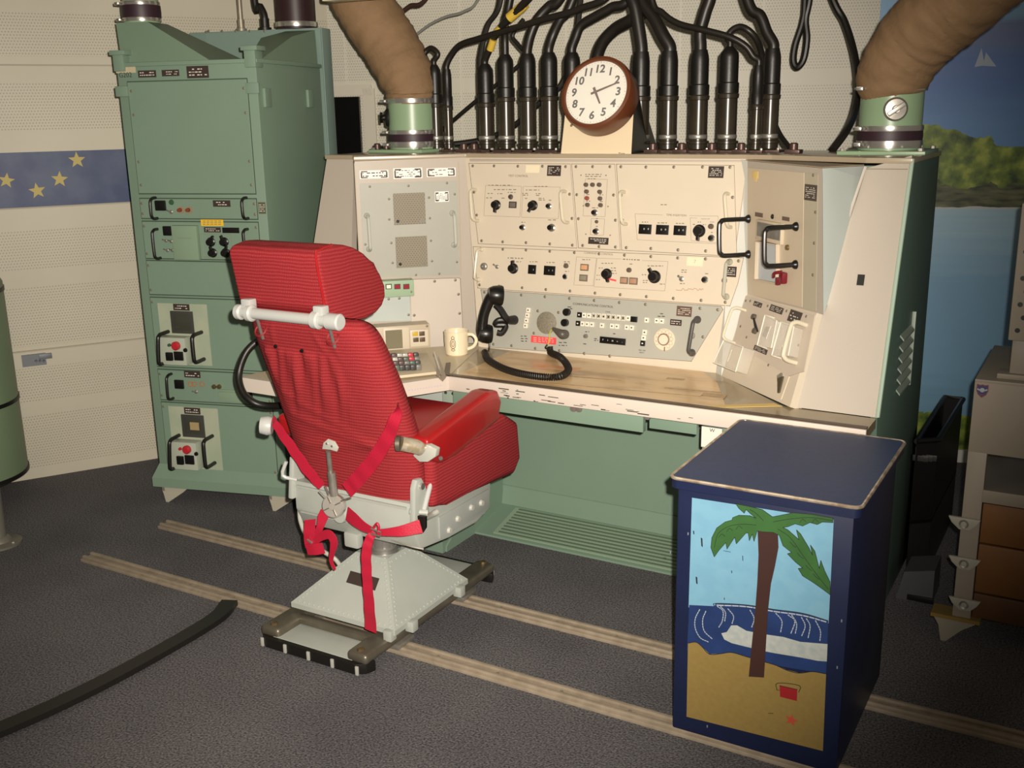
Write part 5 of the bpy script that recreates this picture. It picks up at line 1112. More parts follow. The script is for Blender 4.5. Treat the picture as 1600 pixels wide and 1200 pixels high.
# handset hung on its cradle
e0, e1 = CM.at(*c6(430, 560), .085), CM.at(*c6(320, 925), .075)
hs = thing('telephone_handset', tuple(e1), 'black telephone handset hanging upright on the communications panel', 'telephone handset')
g = (e1-e0).normalized(); side_ = (CM.n-g*CM.n.dot(g)).normalized(); dirr = (CM.u*.75-CM.n*.66).normalized()
mb = MB(); mb.tube([e0, e0.lerp(e1, .15)-dirr*.012, e0.lerp(e1, .5)-dirr*.018, e0.lerp(e1, .85)-dirr*.012, e1], [.024, .021, .019, .021, .024], 16, 8); mb.build('grip', black, hs)
MB().lathe([(0, -.014), (.026, -.012), (.034, .004), (.038, .032), (.035, .040), (0, .038)], e0-dirr*.008, dirr, 24).build('earpiece', black, hs)
MB().lathe([(0, -.014), (.026, -.012), (.033, .004), (.036, .026), (.032, .038), (0, .038)], e1-dirr*.008, dirr, 24).build('mouthpiece', black, hs)
MB().lathe([(0, 0), (.006, 0), (.006, .010), (0, .012)], e0-CM.u*.024-CM.v*.012, (-CM.u), 10).build('push_to_talk_switch', black, hs)
cr = MB(); pA = CM.at(*c6(505, 790)); 
cr.tube([CM.at(*c6(500, 790), .0), CM.at(*c6(500, 785), .045), CM.at(*c6(455, 700), .055), CM.at(*c6(415, 650), .06)], .013, 10, 5)
cr.tube([CM.at(*c6(490, 800), .03), CM.at(*c6(430, 800), .05), CM.at(*c6(400, 840), .05), CM.at(*c6(470, 850), .03), CM.at(*c6(455, 920), .045), CM.at(*c6(420, 915), .055)], .011, 10, 5)
cr.lathe([(0, 0), (.018, 0), (.016, .03), (.010, .048), (0, .05)], CM.at(*c6(515, 800)), CM.n, 18)
cr.build('handset_cradle', blackmat, cm_o)
cord = thing('coiled_cord', tuple(onz(762, 557, ZD)), 'black coiled telephone cord looping across the desk top', 'cord')
a = e1+g*.022
MB().tube([a, ony(764, 535, a.y+.01), ony(763, 548, 3.20), onz(757, 551, ZD+.012)], .0032, 8, 8).build('straight_lead', cablem, cord)
path = catmull([onz(757, 550, ZD+.014), onz(763, 562, ZD+.014), onz(785, 575, ZD+.014), onz(815, 584, ZD+.014), onz(850, 589, ZD+.014), onz(876, 588, ZD+.014), onz(888, 578, ZD+.014), onz(884, 567, ZD+.018), onz(874, 557, ZD+.028), CM.at(*c6(885, 1110), .016), CM.at(*c6(870, 1060), .013)], 14)
# resample and wind the helix
L = [0]
for p, q in zip(path, path[1:]): L.append(L[-1]+(q-p).length)
tot = L[-1]; pitch = .0078; n = int(tot/pitch*9); pts = []; j = 0; prev = None
for k in range(n+1):
    s_ = tot*k/n
    while j < len(L)-2 and L[j+1] < s_: j += 1
    f = (s_-L[j])/max(L[j+1]-L[j], 1e-9); p = path[j].lerp(path[j+1], f); tg = (path[j+1]-path[j]).normalized()
    if prev is None: prev = tg.orthogonal().normalized()
    a_ = (prev-tg*prev.dot(tg)).normalized(); prev = a_; b_ = tg.cross(a_); an = 2*math.pi*k/9
    pts.append(p+(a_*math.cos(an)+b_*math.sin(an))*.0098)
MB().tube(pts, .0033, 6, 0).build('coil', cablem, cord)
MB().tube([path[-1], CM.at(*c6(850, 1075), .012), CM.at(*c6(825, 1065), .010), CM.at(*c6(838, 1035), .004)], .0032, 8, 6).build('plug_lead', cablem, cord)
# ---- black curved hose by the left shelf end
hz_ = MB(); hy = 2.46
hz_.tube([tuple(ony(*p)) for p in ((430, 520, 2.60), (404, 532, 2.56), (384, 552, 2.52), (373, 585, 2.49), (379, 612, 2.47), (395, 628, 2.47), (415, 634, 2.50), (440, 634, 2.56))], .0125, 14, 8)
tag(hz_.build('curved_hose', blackmat), 'thick black hose curving round the left end of the desk shelf', 'hose')
# ================================================================ RED CHAIR ON ITS RAIL CARRIAGE
def fabric(name, c1, c2, freq=.0118, brk=True):
    m = D.materials.new(name); m.use_nodes = True; nt = m.node_tree; b = nt.nodes['Principled BSDF']; b.inputs['Roughness'].default_value = .85; b.inputs['Specular IOR Level'].default_value = .2
    
    tc = nd(nt, 'ShaderNodeTexCoord'); sx = nd(nt, 'ShaderNodeSeparateXYZ'); nt.links.new(tc.outputs['Object'], sx.inputs[0])
    nz = nd(nt, 'ShaderNodeTexNoise'); nz.inputs['Scale'].default_value = 14; nt.links.new(tc.outputs['Object'], nz.inputs['Vector'])
    z = mth(nt, 'ADD', mth(nt, 'DIVIDE', sx.outputs[2], freq), mth(nt, 'MULTIPLY', nz.outputs['Fac'], .9))
    line = mth(nt, 'POWER', mth(nt, 'ABSOLUTE', mth(nt, 'SINE', mth(nt, 'MULTIPLY', z, math.pi))), 2.2)
    xy = mth(nt, 'ADD', sx.outputs[0], sx.outputs[1])
    st = mth(nt, 'ADD', mth(nt, 'MULTIPLY', mth(nt, 'SINE', mth(nt, 'MULTIPLY', xy, 2*math.pi/.0062)), .35), .62)
    f = mth(nt, 'MULTIPLY', line, st)
    n2 = nd(nt, 'ShaderNodeTexNoise'); n2.inputs['Scale'].default_value = 380; n2.inputs['Detail'].default_value = 2; nt.links.new(tc.outputs['Object'], n2.inputs['Vector'])
    f2 = mth(nt, 'ADD', mth(nt, 'MULTIPLY', f, .8), mth(nt, 'MULTIPLY', mth(nt, 'SUBTRACT', n2.outputs['Fac'], .4), .6))
    mx = nd(nt, 'ShaderNodeMix', data_type='RGBA'); nt.links.new(f2, mx.inputs[0]); mx.inputs[6].default_value = (*c1, 1); mx.inputs[7].default_value = (*c2, 1)
    nt.links.new(mx.outputs[2], b.inputs['Base Color'])
    bp = nd(nt, 'ShaderNodeBump'); bp.inputs['Strength'].default_value = .5; bp.inputs['Distance'].default_value = .002
    nt.links.new(f, bp.inputs['Height']); nt.links.new(bp.outputs[0], b.inputs['Normal']); return m
redfab = fabric('red_ribbed_fabric', (.22, .012, .017), (.41, .050, .053), .0100)
redvin = mat('red_vinyl', (.36, .010, .012), .33, noise=(9, .3, (.30, .008, .010)), coat=.25, bump=(18, .15))
webb = mat('red_webbing', (.42, .010, .035), .5, bump=(250, .3))
chair = thing('launch_crew_chair', (-1.945, 2.48, 0), 'red fabric high-back chair with harness on grey pyramid base riding on floor rails', 'chair')
# --- carriage
cartm = mat('worn_steel_rail', (.22, .20, .155), .42, .65, noise=(16, .25, (.14, .12, .09)))
gx0, gx1, gy0, gy1 = -2.185, -1.755, 2.135, 2.905
for x in (gx0+.045, gx1-.045):
    MB().box((x, (gy0+gy1)/2, .052), (.075, gy1-gy0-.03, .034), None, .015, 4).build('side_rail', cartm, chair)
MB().box((-1.97, 2.205, .040), (.31, .11, .008), None, .003).build('deck_plate', greybase, chair); MB().box((-1.97, 2.79, .040), (.31, .20, .008), None, .003).build('deck_plate', greybase, chair)
MB().box((-1.97, 2.262, .058), (.30, .03, .022), None, .004).build('cross_bar', cartm, chair)
for y in (gy0, gy1):
    s = -1 if y == gy0 else 1
    c = [(gx0, y-s*.05), (gx0+.012, y-s*.02), (gx0+.04, y), (gx1-.04, y), (gx1-.012, y-s*.02), (gx1, y-s*.05)]
    mb = MB(); mb.prism([(*p, .008) for p in c]+[(gx1-.02, y-s*.055, .008), (gx0+.02, y-s*.055, .008)], (0, 0, .034), .003); mb.build('bumper', blackmat, chair, 30)
    for k in range(5 if s < 0 else 3):
        xx = gx0+.03+k*(gx1-gx0-.06)/(4 if s < 0 else 2); MB().box((xx, y+s*.002, .025), (.010, .006, .028), None, .001).build('bumper_clip', mat('clip_grey', (.40, .40, .36), .5), chair)
for y in (2.335, 2.70):
    for x in (gx0+.045, gx1-.045): MB().box((x, y, .030), (.10, .085, .016), None, .004).build('rail_shoe', steel, chair)
for x, y in ((gx0+.045, 2.175), (gx1-.045, 2.175), (gx1-.045, 2.87)): MB().lathe([(0, 0), (.012, 0), (.011, .008), (0, .01)], (x, y, .068), (0, 0, 1), 8).build('bolt', mat('brass', (.28, .2, .1)), chair)
# --- pyramid
px0, px1, py0, py1 = -2.155, -1.745, 2.272, 2.682; tcx, tcy, tz = -1.94, 2.485, .245
mb = MB(); mb.hexa([(px0, py0, .082), (px1, py0, .082), (px1, py1, .082), (px0, py1, .082)], [(px0, py0, .098), (px1, py0, .098), (px1, py1, .098), (px0, py1, .098)])
B = [Vector((px0, py0, .098)), Vector((px1, py0, .098)), Vector((px1, py1, .098)), Vector((px0, py1, .098))]; T = [Vector((tcx-.062, tcy-.062, tz)), Vector((tcx+.062, tcy-.062, tz)), Vector((tcx+.062, tcy+.062, tz)), Vector((tcx-.062, tcy+.062, tz))]
mb.hexa(B, T)
def rivet(mb, p, n): mb.lathe([(0, 0), (.0042, 0), (.003, .002), (0, .0026)], p, n, 8)
cen = Vector((tcx, tcy, .1))
for i in range(4):
    j = (i+1) % 4; nrm = (B[j]-B[i]).cross(T[i]-B[i]).normalized()
    if i in (2, 3): continue
    for k in range(1, 16):
        f = k/16; q1 = B[i].lerp(T[i], f); q2 = B[j].lerp(T[j], f); e = (q2-q1).normalized()
        rivet(mb, q1+e*.014, nrm); rivet(mb, q2-e*.014, nrm)
    for k in range(1, 20): rivet(mb, (B[i].lerp(B[j], k/20)).lerp(T[i].lerp(T[j], k/20), .05), nrm)
    for k in range(1, 6): rivet(mb, (T[i].lerp(T[j], k/6)).lerp(B[i].lerp(B[j], k/6), .07), nrm)
mb.build('pyramid_base', greybase, chair, 25)
PY = Pl(B[0], (1, 0, 0), T[0]-B[0]); PY = Pl(B[0], B[1]-B[0], (T[0]+T[1])/2-(B[0]+B[1])/2)
mb = MB(); mb.prism([PY.at(*p) for p in ((548, 892), (593, 904), (586, 923), (541, 910))], PY.n*.0015); mb.build('nameplate', mat('dark_nameplate', (.05, .035, .03)), chair)
for x, y in ((px1-.02, py0+.0), (px1+.004, py0+.08), (px1+.004, py1-.06)): MB().box((x, y, .082), (.03, .03, .035), None, .004).build('corner_lug', greybase, chair)
MB().lathe([(0, 0), (.056, 0), (.054, .010), (.042, .014), (.040, .12), (0, .12)], (tcx+.004, tcy, tz), (0, 0, 1), 32).build('swivel_column', chrome, chair)
# --- seat pan
xl, xr = -2.145, -1.69
pan = MB(); 
prof = [(2.315, .500), (2.315, .405), (2.345, .345), (2.50, .325), (2.66, .318), (2.745, .338), (2.755, .42), (2.74, .455)]
pan.prism([(xl, y, z) for y, z in prof], (xr-xl, 0, 0), .008); pan.build('seat_pan', greybase, chair, 30)
mb = MB()
for (y0, z0, y1, z1) in ((2.45, .395, 2.70, .372),):
    mb.prism([(xr, 2.44, .345), (xr, 2.70, .335), (xr, 2.735, .35), (xr, 2.735, .41), (xr, 2.44, .415)], (.006, 0, 0), .002)
mb.build('side_recess', mat('recess_grey', (.33, .35, .33), .45), chair)
for y, z in ((2.54, .375), (2.62, .385), (2.68, .38), (2.49, .355)): MB().lathe([(0, 0), (.011, 0), (.009, .008), (0, .009)], (xr+.006, y, z), (1, 0, 0), 12).build('fastener', mat('pale_metal', (.6, .6, .54), .3, .3), chair)
mb = MB(); mb.box((xl+.225, 2.311, .40), (.40, .006, .003)); mb.box((xl+.225, 2.311, .485), (.42, .010, .006)); mb.build('pan_rib', greybase, chair)
MB().prism([(xr-.004, 2.30, .44), (xr-.004, 2.38, .44), (xr-.004, 2.365, .54), (xr-.004, 2.345, .575), (xr-.004, 2.32, .575), (xr-.004, 2.308, .55)], (.020, 0, 0), .006).build('back_hinge', greybase, chair)
MB().prism([(xl-.016, 2.30, .44), (xl-.016, 2.38, .44), (xl-.016, 2.365, .54), (xl-.016, 2.32, .575)], (.020, 0, 0), .006).build('back_hinge', greybase, chair)
MB().lathe([(0, 0), (.010, 0), (.010, .008), (0, .009)], (xr+.016, 2.337, .552), (1, 0, 0), 16).build('pivot_bolt', chrome, chair)
MB().tube([(xr+.020, 2.342, .475), (xr+.022, 2.43, .64)], .0075, 10, 0).build('arm_strut', palewhite, chair)
MB().tube([(xr-.01, 2.31, .478), (xr+.03, 2.345, .470)], .0085, 10, 0).build('strut_pin', greybase, chair)
MB().tube([(xl+.01, 2.32, .50), (xl-.03, 2.30, .515), (xl-.02, 2.31, .56)], .006, 8, 3).build('left_lever', palewhite, chair)
MB().tube([tuple(ony(*p)) for p in ((468, 795, 2.36), (470, 815, 2.36), (480, 838, 2.38), (500, 858, 2.42), (522, 872, 2.45), (532, 884, 2.45))], .0075, 10, 6).build('control_conduit', mat('pale_metal', (.6, .6, .54)), chair)
MB().box((-1.935, 2.335, .335), (.055, .03, .05), None, .008).build('lower_bracket', greybase, chair)
# --- seat cushion
def softbox(name, m, x0, x1, prof, bev=.03, par=chair, dx=(0, 0)):
    mb = MB(); mb.prism([(x0, y, z) for y, z in prof], (x1-x0, 0, 0)); t = mb.bm
    bmesh.ops.bevel(t, geom=t.edges[:], offset=bev, segments=4, affect='EDGES', profile=.55)
    return mb.build(name, m, par, 60)
softbox('seat_cushion', redfab, xl-.015, xr+.035, [(2.37, .47), (2.44, .462), (2.86, .425), (2.905, .47), (2.89, .60), (2.80, .655), (2.37, .64)], .026)
softbox('seat_top_pad', mat('deep_red_vinyl', (.38, .012, .014), .5), xl+.03, xr-.02, [(2.40, .60), (2.86, .60), (2.84, .655), (2.40, .668)], .02)
# --- backrest: loft of bucket shaped sections
def sstep(a): a = max(0, min(1, a)); return a*a*(3-2*a)
def wrinkle(f, z):
    """how far the slack cloth of the rear pocket stands out"""
    g = f+1.25*(.95-z)
    a = sstep((.965-z)/.025)*sstep((z-.69)/.20)*sstep((f+.92)/.12)*sstep((.55-f)/.25)
    w = .0075*a*(.5*math.sin(15*g+2*math.sin(7*z))+.45*math.sin(25*g-6*z+1)+.3*math.sin(41*g+3*math.sin(11*z)))
    w += .010*a*sstep((z-.60)/.2)*.6
    for z0, k, s_, h in ((.70, -.05, .012, .005), (.735, -.10, .010, .0035), (.66, .03, .014, .004)): w += h*math.exp(-((z-(z0+k*f))/s_)**2)*sstep((.9-abs(f))/.2)
    for f0, z0, sl, h in ((-.55, 1.00, .9, .004), (.30, .99, -1.2, .004), (.55, .97, -.6, .003)): w += h*math.exp(-(((f-f0)-sl*(z-z0))/.035)**2)*math.exp(-((z-z0)/.035)**2)
    return w
def sec(z, yb, hw, dep, curl, cx):
    """outline seen from above: flat-ish back, wings coming forward, hollow front"""
    pts = []
    def P(x, y): pts.append((cx+x, yb+y, z))
    n = 49
    for k in range(n):                       # back face left -> right
        f = -1+2*k/(n-1); P(hw*.90*f, .026*abs(f)**5-wrinkle(f, z))
    for f in (0.0, .35, .7, 1.0): P(hw*(.97+.03*math.sin(f*3)), .035+(dep-.05)*f)      # right side
    P(hw*.93, dep+curl)
    for k in range(7):                       # front face right -> left
        f = 1-2*k/6; P(hw*.80*f, dep-.01+curl*.7*abs(f)**2.5)
    P(-hw*.93, dep+curl)
    for f in (1.0, .7, .35, .0): P(-hw*(.97+.03*math.sin(f*3)), .035+(dep-.05)*f)
    return pts
ctl = [(.466, 2.337, .200, .08, .0, -1.908), (.50, 2.318, .226, .09, .0, -1.914), (.60, 2.295, .236, .095, .005, -1.914), (.72, 2.262, .237, .10, .005, -1.918), (.84, 2.225, .234, .10, .005, -1.928), (.93, 2.195, .228, .10, .005, -1.937), (1.00, 2.172, .219, .10, .005, -1.945), (1.036, 2.165, .206, .09, .005, -1.949), (1.052, 2.172, .188, .07, .0, -1.950), (1.058, 2.19, .165, .04, .0, -1.950)]
rows = []
for i in range(len(ctl)-1):
    N_ = 12 if i < 7 else 4
    for k in range(N_):
        f = k/N_; a = ctl[max(i-1, 0)]; b = ctl[i]; c = ctl[i+1]; d = ctl[min(i+2, len(ctl)-1)]
        rows.append(sec(*[.5*(2*b[q]+(c[q]-a[q])*f+(2*a[q]-5*b[q]+4*c[q]-d[q])*f*f+(3*b[q]-a[q]-3*c[q]+d[q])*f**3) for q in range(6)]))
rows.append(sec(*ctl[-1]))
backo = MB().loft(rows).build('backrest', redfab, chair, 80)
for (px, py) in ((431, 541), (472, 548)): 
    p = ony(px, py, 2.168); MB().lathe([(0, 0), (.006, 0), (.005, .004), (0, .005)], p, (0, -1, 0), 12).build('pocket_snap', black, chair)
# --- headrest
hx0, hx1 = -2.160, -1.835
softbox('headrest', redfab, hx0, hx1, [(2.160, 1.092), (2.134, 1.232), (2.140, 1.246), (2.152, 1.254), (2.20, 1.262), (2.25, 1.258), (2.295, 1.245), (2.338, 1.223), (2.376, 1.192), (2.408, 1.155), (2.428, 1.118), (2.428, 1.085), (2.410, 1.060), (2.38, 1.045), (2.33, 1.036), (2.26, 1.040), (2.20, 1.056)], .012)
MB().tube([(hx1-.004, 2.158, 1.092), (hx1-.003, 2.132, 1.236), (hx1-.003, 2.152, 1.256), (hx1-.003, 2.20, 1.263)], .0035, 8, 4).build('seam_piping', redvin, chair)
MB().box((-2.005, 2.165, 1.062), (.29, .035, .03), None, .01).build('headrest_underside', redvin, chair)
bz = 1.066; yb = 2.135
bar = MB(); bar.tube([(-2.130, yb, bz), (-1.782, yb, bz)], .0160, 20, 0); bar.build('headrest_bar', palewhite, chair)
for x0, x1, r in ((-2.145, -2.122, .022), (-2.104, -2.082, .024), (-1.865, -1.838, .025), (-1.815, -1.768, .023)):
    mb = MB(); mb.tube([(x0, yb, bz), (x0+.004, yb, bz), (x1-.004, yb, bz), (x1, yb, bz)], [r*.8, r, r, r*.8], 20, 0); mb.build('bar_collar', palewhite, chair)
for x in (-2.105, -1.842):
    MB().box((x, yb+.008, bz+.022), (.034, .03, .035), None, .005).build('bar_lug', palewhite, chair)
    MB().cyl((x+.018, yb+.035, .985), (x+.018, yb+.012, bz), .005, seg=12).build('headrest_post', chrome, chair)
    mb = MB(); c_ = Vector((x+.018, 2.163, 1.012)); n_ = Vector((0, -.75, .6)).normalized(); mb.lathe([(.016, 0), (.019, .003), (.022, 0)], c_, n_, 24); mb.build('post_grommet', mat('grommet_red', (.20, .008, .010), .7), chair)
# --- armrests
def arm(x0, x1, nm):
    return softbox(nm, redvin, x0, x1, [(2.315, .705), (2.325, .645), (2.39, .610), (2.46, .618), (2.715, .655), (2.738, .715), (2.712, .758), (2.66, .764)], .016)
arm(-1.700, -1.628, 'armrest'); softbox('armrest', redvin, -2.198, -2.135, [(2.315, .705), (2.325, .645), (2.39, .610), (2.46, .618), (2.55, .635), (2.57, .69), (2.55, .722), (2.50, .728)], .016)
mb = MB(); p0, p1, p2 = onx(608, 690, -1.66), onx(650, 700, -1.64), onx(668, 705, -1.63)
mb = MB(); mb.tube([ony(627, 693, 2.245), ony(650, 698, 2.275), ony(658, 702, 2.29)], [.021, .021, .019], 18, 4); mb.build('arm_pivot_tube', mat('worn_chrome', (.56, .50, .40), .28, .45, noise=(60, .1, (.42, .34, .22))), chair)
MB().lathe([(0, 0), (.022, 0), (.022, .012), (0, .012)], ony(626, 693, 2.242), (-.9, -.4, 0), 20).build('pivot_cap', cartm, chair)
MB().prism([ony(*p, 2.300) for p in ((645, 712), (655, 722), (668, 722), (680, 714), (682, 702), (668, 695), (655, 696))], (0, .02, 0), .003).build('arm_bracket', mat('pale_metal', (.6, .6, .54)), chair)
MB().lathe([(0, 0), (.008, 0), (.008, .006), (0, .007)], ony(660, 702, 2.298), (0, -1, 0), 12).build('bolt', chrome, chair); MB().lathe([(0, 0), (.007, 0), (.006, .004), (0, .005)], ony(689, 716, 2.33), (0, -1, 0), 12).build('bolt', steel, chair)
MB().lathe([(0, 0), (.026, 0), (.030, .012), (.026, .034), (0, .036)], (-2.15, 2.245, .695), (-.85, -.5, .1), 28).build('left_arm_pivot', palewhite, chair)
MB().lathe([(.012, 0), (.016, .003), (.019, 0)], Vector((-2.15, 2.245, .695))+Vector((-.85, -.5, .1)).normalized()*.034, (-.85, -.5, .1), 24).build('pivot_ring', chrome, chair)
# --- harness
hub = ony(523, 790, 2.265); HD = Vector((.22, -.95, .2)).normalized()
MB().lathe([(0, 0), (.034, 0), (.036, .006), (.036, .022), (.032, .027), (.012, .028), (.010, .031), (0, .031)], hub-HD*.01, HD, 32).build('buckle', mat('buckle_steel', (.55, .52, .47), .28, .55), chair)
mb = MB(); q_ = HD.to_track_quat('Z', 'Y').to_matrix()
for k in range(4): mb.box(hub+HD*.0195+q_ @ Vector((math.cos(k*1.57+.5)*.021, math.sin(k*1.57+.5)*.021, 0)), (.020, .003, .002), q_ @ Matrix.Rotation(k*1.57+.5, 3, 'Z'))
mb.build('buckle_slots', cartm, chair)
MB().lathe([(0, 0), (.028, 0), (.024, .02), (0, .02)], hub+Vector((.004, .03, -.035)), (0, -1, 0), 24).build('buckle_back', greybase, chair)
MB().tube([ony(513, 705, 2.247), ony(517, 742, 2.262)], .0075, 12, 0).build('strap_rod', steel, chair)
MB().tube([ony(518, 738, 2.258), ony(522, 774, 2.262)], .0125, 14, 0).build('strap_cylinder', steel, chair)
mb = MB(); mb.prism([ony(*p, 2.245) for p in ((503, 702), (505, 692), (512, 686), (522, 690), (528, 700), (526, 706), (516, 703))], (0, .006, 0), .002); mb.build('strap_plate', mat('pale_metal', (.6, .6, .54)), chair)
for p in ((511, 693), (519, 697)): MB().lathe([(0, 0), (.004, 0), (.0035, .003), (0, .003)], ony(*p, 2.244), (0, -1, 0), 10).build('rivet', chrome, chair)
def strap(pts, w_, name='strap', th=.003, rip=.0, sm=7, **k): return MB().ribbon([tuple(ony(*p)) for p in pts], w_, th, smooth=sm, rip=rip, **k).build(name, webb, chair, 60)
strap([(428, 652, 2.25), (432, 664, 2.235), (455, 697, 2.235), (480, 733, 2.245), (503, 760, 2.252)], [.014, .030, .038, .040, .032], 'shoulder_strap', rip=.0016)
strap([(625, 630, 2.30), (621, 645, 2.205), (608, 680, 2.205), (585, 718, 2.22), (560, 748, 2.235), (543, 766, 2.245)], [.012, .034, .040, .044, .046, .046], 'shoulder_strap', rip=.0012)
for a, b in (((498, 768, 2.25), (512, 783, 2.26)), ((508, 760, 2.25), (515, 776, 2.26)), ((533, 783, 2.26), (548, 778, 2.25))): MB().tube([ony(*a), ony(*b)], .0032, 8, 0).build('strap_link', chrome, chair)
strap([(508, 797, 2.255), (505, 808, 2.245), (501, 822, 2.235), (494, 838, 2.235)], [.028, .038, .024, .018], 'lap_strap')
strap([(485, 812, 2.25), (484, 830, 2.235), (484, 846, 2.235), (486, 856, 2.235)], [.046, .044, .040, .040], 'lap_strap')
strap([(480, 858, 2.225), (492, 858, 2.222), (506, 856, 2.225)], [.034, .036, .034], 'lap_strap')
strap([(490, 848, 2.23), (502, 838, 2.225), (515, 835, 2.22), (522, 846, 2.22), (520, 862, 2.225), (518, 876, 2.23), (524, 890, 2.23)], [.020, .026, .030, .030, .018, .014, .008], 'loose_strap_end')
MB().box(ony(484, 846, 2.225), (.022, .006, .006), Matrix.Rotation(.4, 3, 'Y'), .001).build('strap_adjuster', chrome, chair)
strap([(543, 802, 2.25), (555, 812, 2.24), (568, 822, 2.232), (584, 830, 2.225)], [.044, .042, .032, .020], 'lap_strap')
strap([(590, 832, 2.222), (610, 831, 2.225), (630, 829, 2.235), (658, 822, 2.26)], [.018, .024, .032, .040], 'lap_strap')
strap([(586, 832, 2.222), (578, 842, 2.215), (573, 865, 2.205), (574, 900, 2.200), (577, 940, 2.20), (580, 985, 2.215)], [.016, .028, .034, .034, .036, .042], 'hanging_strap', rip=.001)
mb = MB(); mb.tube([ony(583, 826, 2.215), ony(589, 818, 2.21), ony(592, 824, 2.21), ony(590, 832, 2.212)], .004, 8, 4); mb.build('strap_knot', webb, chair)
MB().tube([ony(580, 826, 2.212), ony(596, 832, 2.208), ony(594, 838, 2.208), ony(580, 834, 2.212)], .0028, 8, 0).build('strap_adjuster', chrome, chair)
MB().prism([ony(*p, 2.285) for p in ((652, 806), (664, 808), (664, 826), (659, 834), (654, 820))], (0, .012, 0), .002).build('belt_anchor', blackmat, chair)
MB().tube([ony(662, 812, 2.29), onx(672, 806, -1.665), onx(682, 800, -1.665)], [.006, .009, .010], 12, 4).build('belt_anchor_bolt', mat('pale_metal', (.6, .6, .54)), chair)
MB().tube([ony(612, 843, 2.34), ony(640, 853, 2.32), ony(662, 858, 2.33)], .003, 8, 5).build('release_cable', mat('braided_wire', (.4, .38, .33), .5, .4), chair)
# ================================================================ PAINTED CABINET
bx0, bx1, by0, by1, bz1 = -.868, -.437, 2.283, 2.809, .732
cab = thing('painted_cabinet', ((bx0+bx1)/2, (by0+by1)/2, 0), 'dark navy box cabinet with a palm beach painting on its front', 'cabinet')
MB().box(((bx0+bx1)/2, (by0+by1)/2+.01, .0275), (bx1-bx0-.03, by1-by0-.03, .014), None, .002).build('wooden_plinth', mat('raw_wood', (.34, .22, .12), .7, noise=(20, .3, (.22, .14, .07))), cab)
MB().box(((bx0+bx1)/2, (by0+by1)/2, .37), (bx1-bx0-.008, by1-by0-.008, .672), None, .006).build('cabinet_body', navy, cab)
topm = mat('blue_laminate', (.030, .050, .125), .5, noise=(70, .2, (.024, .042, .105)))
def rr_(x0, x1, y0, y1, r, z, n=5):
    out = []
    for cx_, cy_, a0 in ((x1-r, y1-r, 0), (x0+r, y1-r, 90), (x0+r, y0+r, 180), (x1-r, y0+r, 270)):
        for k in range(n+1): a = math.radians(a0+90*k/n); out.append((cx_+r*math.cos(a), cy_+r*math.sin(a), z))
    return out
e = .012
MB().prism(rr_(bx0-e, bx1+e, by0-e, by1+e, .02, bz1-.028), (0, 0, .022)).build('lid', navy, cab, 30)
MB().prism(rr_(bx0-e+.003, bx1+e-.003, by0-e+.003, by1+e-.003, .018, bz1-.006), (0, 0, .0065)).build('lid_top', topm, cab, 30)
pts = rr_(bx0-e, bx1+e, by0-e, by1+e, .02, bz1-.002); pts.append(pts[0])
MB().tube(pts, .0045, 8, 0).build('metal_trim', mat('worn_trim', (.70, .60, .48), .28, .7, noise=(30, .08, (.45, .34, .24))), cab)
# painted picture on the front: flat shapes over one another
PF = Pl((bx0, by0+.004, 0), (1, 0, 0), (0, 0, 1)); pc_ = lambda x, y: (1040+x*.3831, 740+y*.3833)
pic = MB(); mats = [mat('paint_sky', (0.158, 0.338, 0.461), .5, noise=(30, .1, (0.144, 0.317, 0.446))), mat('paint_sea', (0.013, 0.036, 0.137), .5, noise=(14, .2, (0.009, 0.025, 0.094))), mat('paint_sand', (0.259, 0.180, 0.054), .5, noise=(80, .3, (0.223, 0.151, 0.043))), mat('paint_green', (0.032, 0.108, 0.025), .5, noise=(25, .2, (0.025, 0.086, 0.022))), mat('paint_trunk', (0.040, 0.016, 0.012), .5), mat('paint_foam', (0.396, 0.418, 0.389), .6, noise=(50, .15, (0.302, 0.346, 0.346))), mat('paint_red', (0.274, 0.011, 0.014), .5), mat('paint_line', (0.009, 0.009, 0.009), .6), mat('paint_star', (0.432, 0.065, 0.036), .5), mat('paint_surf', (0.324, 0.374, 0.432), .6)]
def shape(mi, pts, lay):
    pic.mi = mi; q = [PF.at(*pc_(*p)) for p in pts]; n0 = len(pic.bm.faces); pic.prism([p+PF.n*.0002 for p in q], PF.n*(.0004+.0003*lay))
def stroke(mi, pts, lay, w_=.0016):
    pic.mi = mi; q = [PF.at(*pc_(*p)) for p in pts]; Q = catmull(q, 4)
    for a, b in zip(Q, Q[1:]):
        d = b-a
        if d.length < 1e-6: continue
        an = math.atan2(d.z, d.x); pic.box((a+b)/2+PF.n*(.0006+.0003*lay), (d.length+w_*.5, w_, .0005), PF.R @ Matrix.Rotation(an, 3, 'Z'))
shape(0, [(108, 98), (686, 188), (665, 610), (94, 545)], 0)
shape(1, [(97, 535), (200, 540), (205, 528), (330, 535), (440, 552), (560, 570), (664, 598), (655, 815), (560, 800), (88, 720)], 1)
shape(2, [(92, 690), (125, 686), (150, 705), (180, 735), (225, 733), (270, 728), (330, 745), (400, 765), (450, 780), (495, 800), (545, 812), (600, 806), (655, 815), (642, 1130), (86, 990)], 2)
shape(5, [(228, 650), (250, 645), (268, 618), (292, 618), (330, 640), (410, 655), (480, 665), (550, 685), (610, 690), (661, 694), (658, 765), (620, 762), (560, 750), (500, 740), (440, 730), (400, 722), (330, 705), (270, 690), (240, 675)], 3)
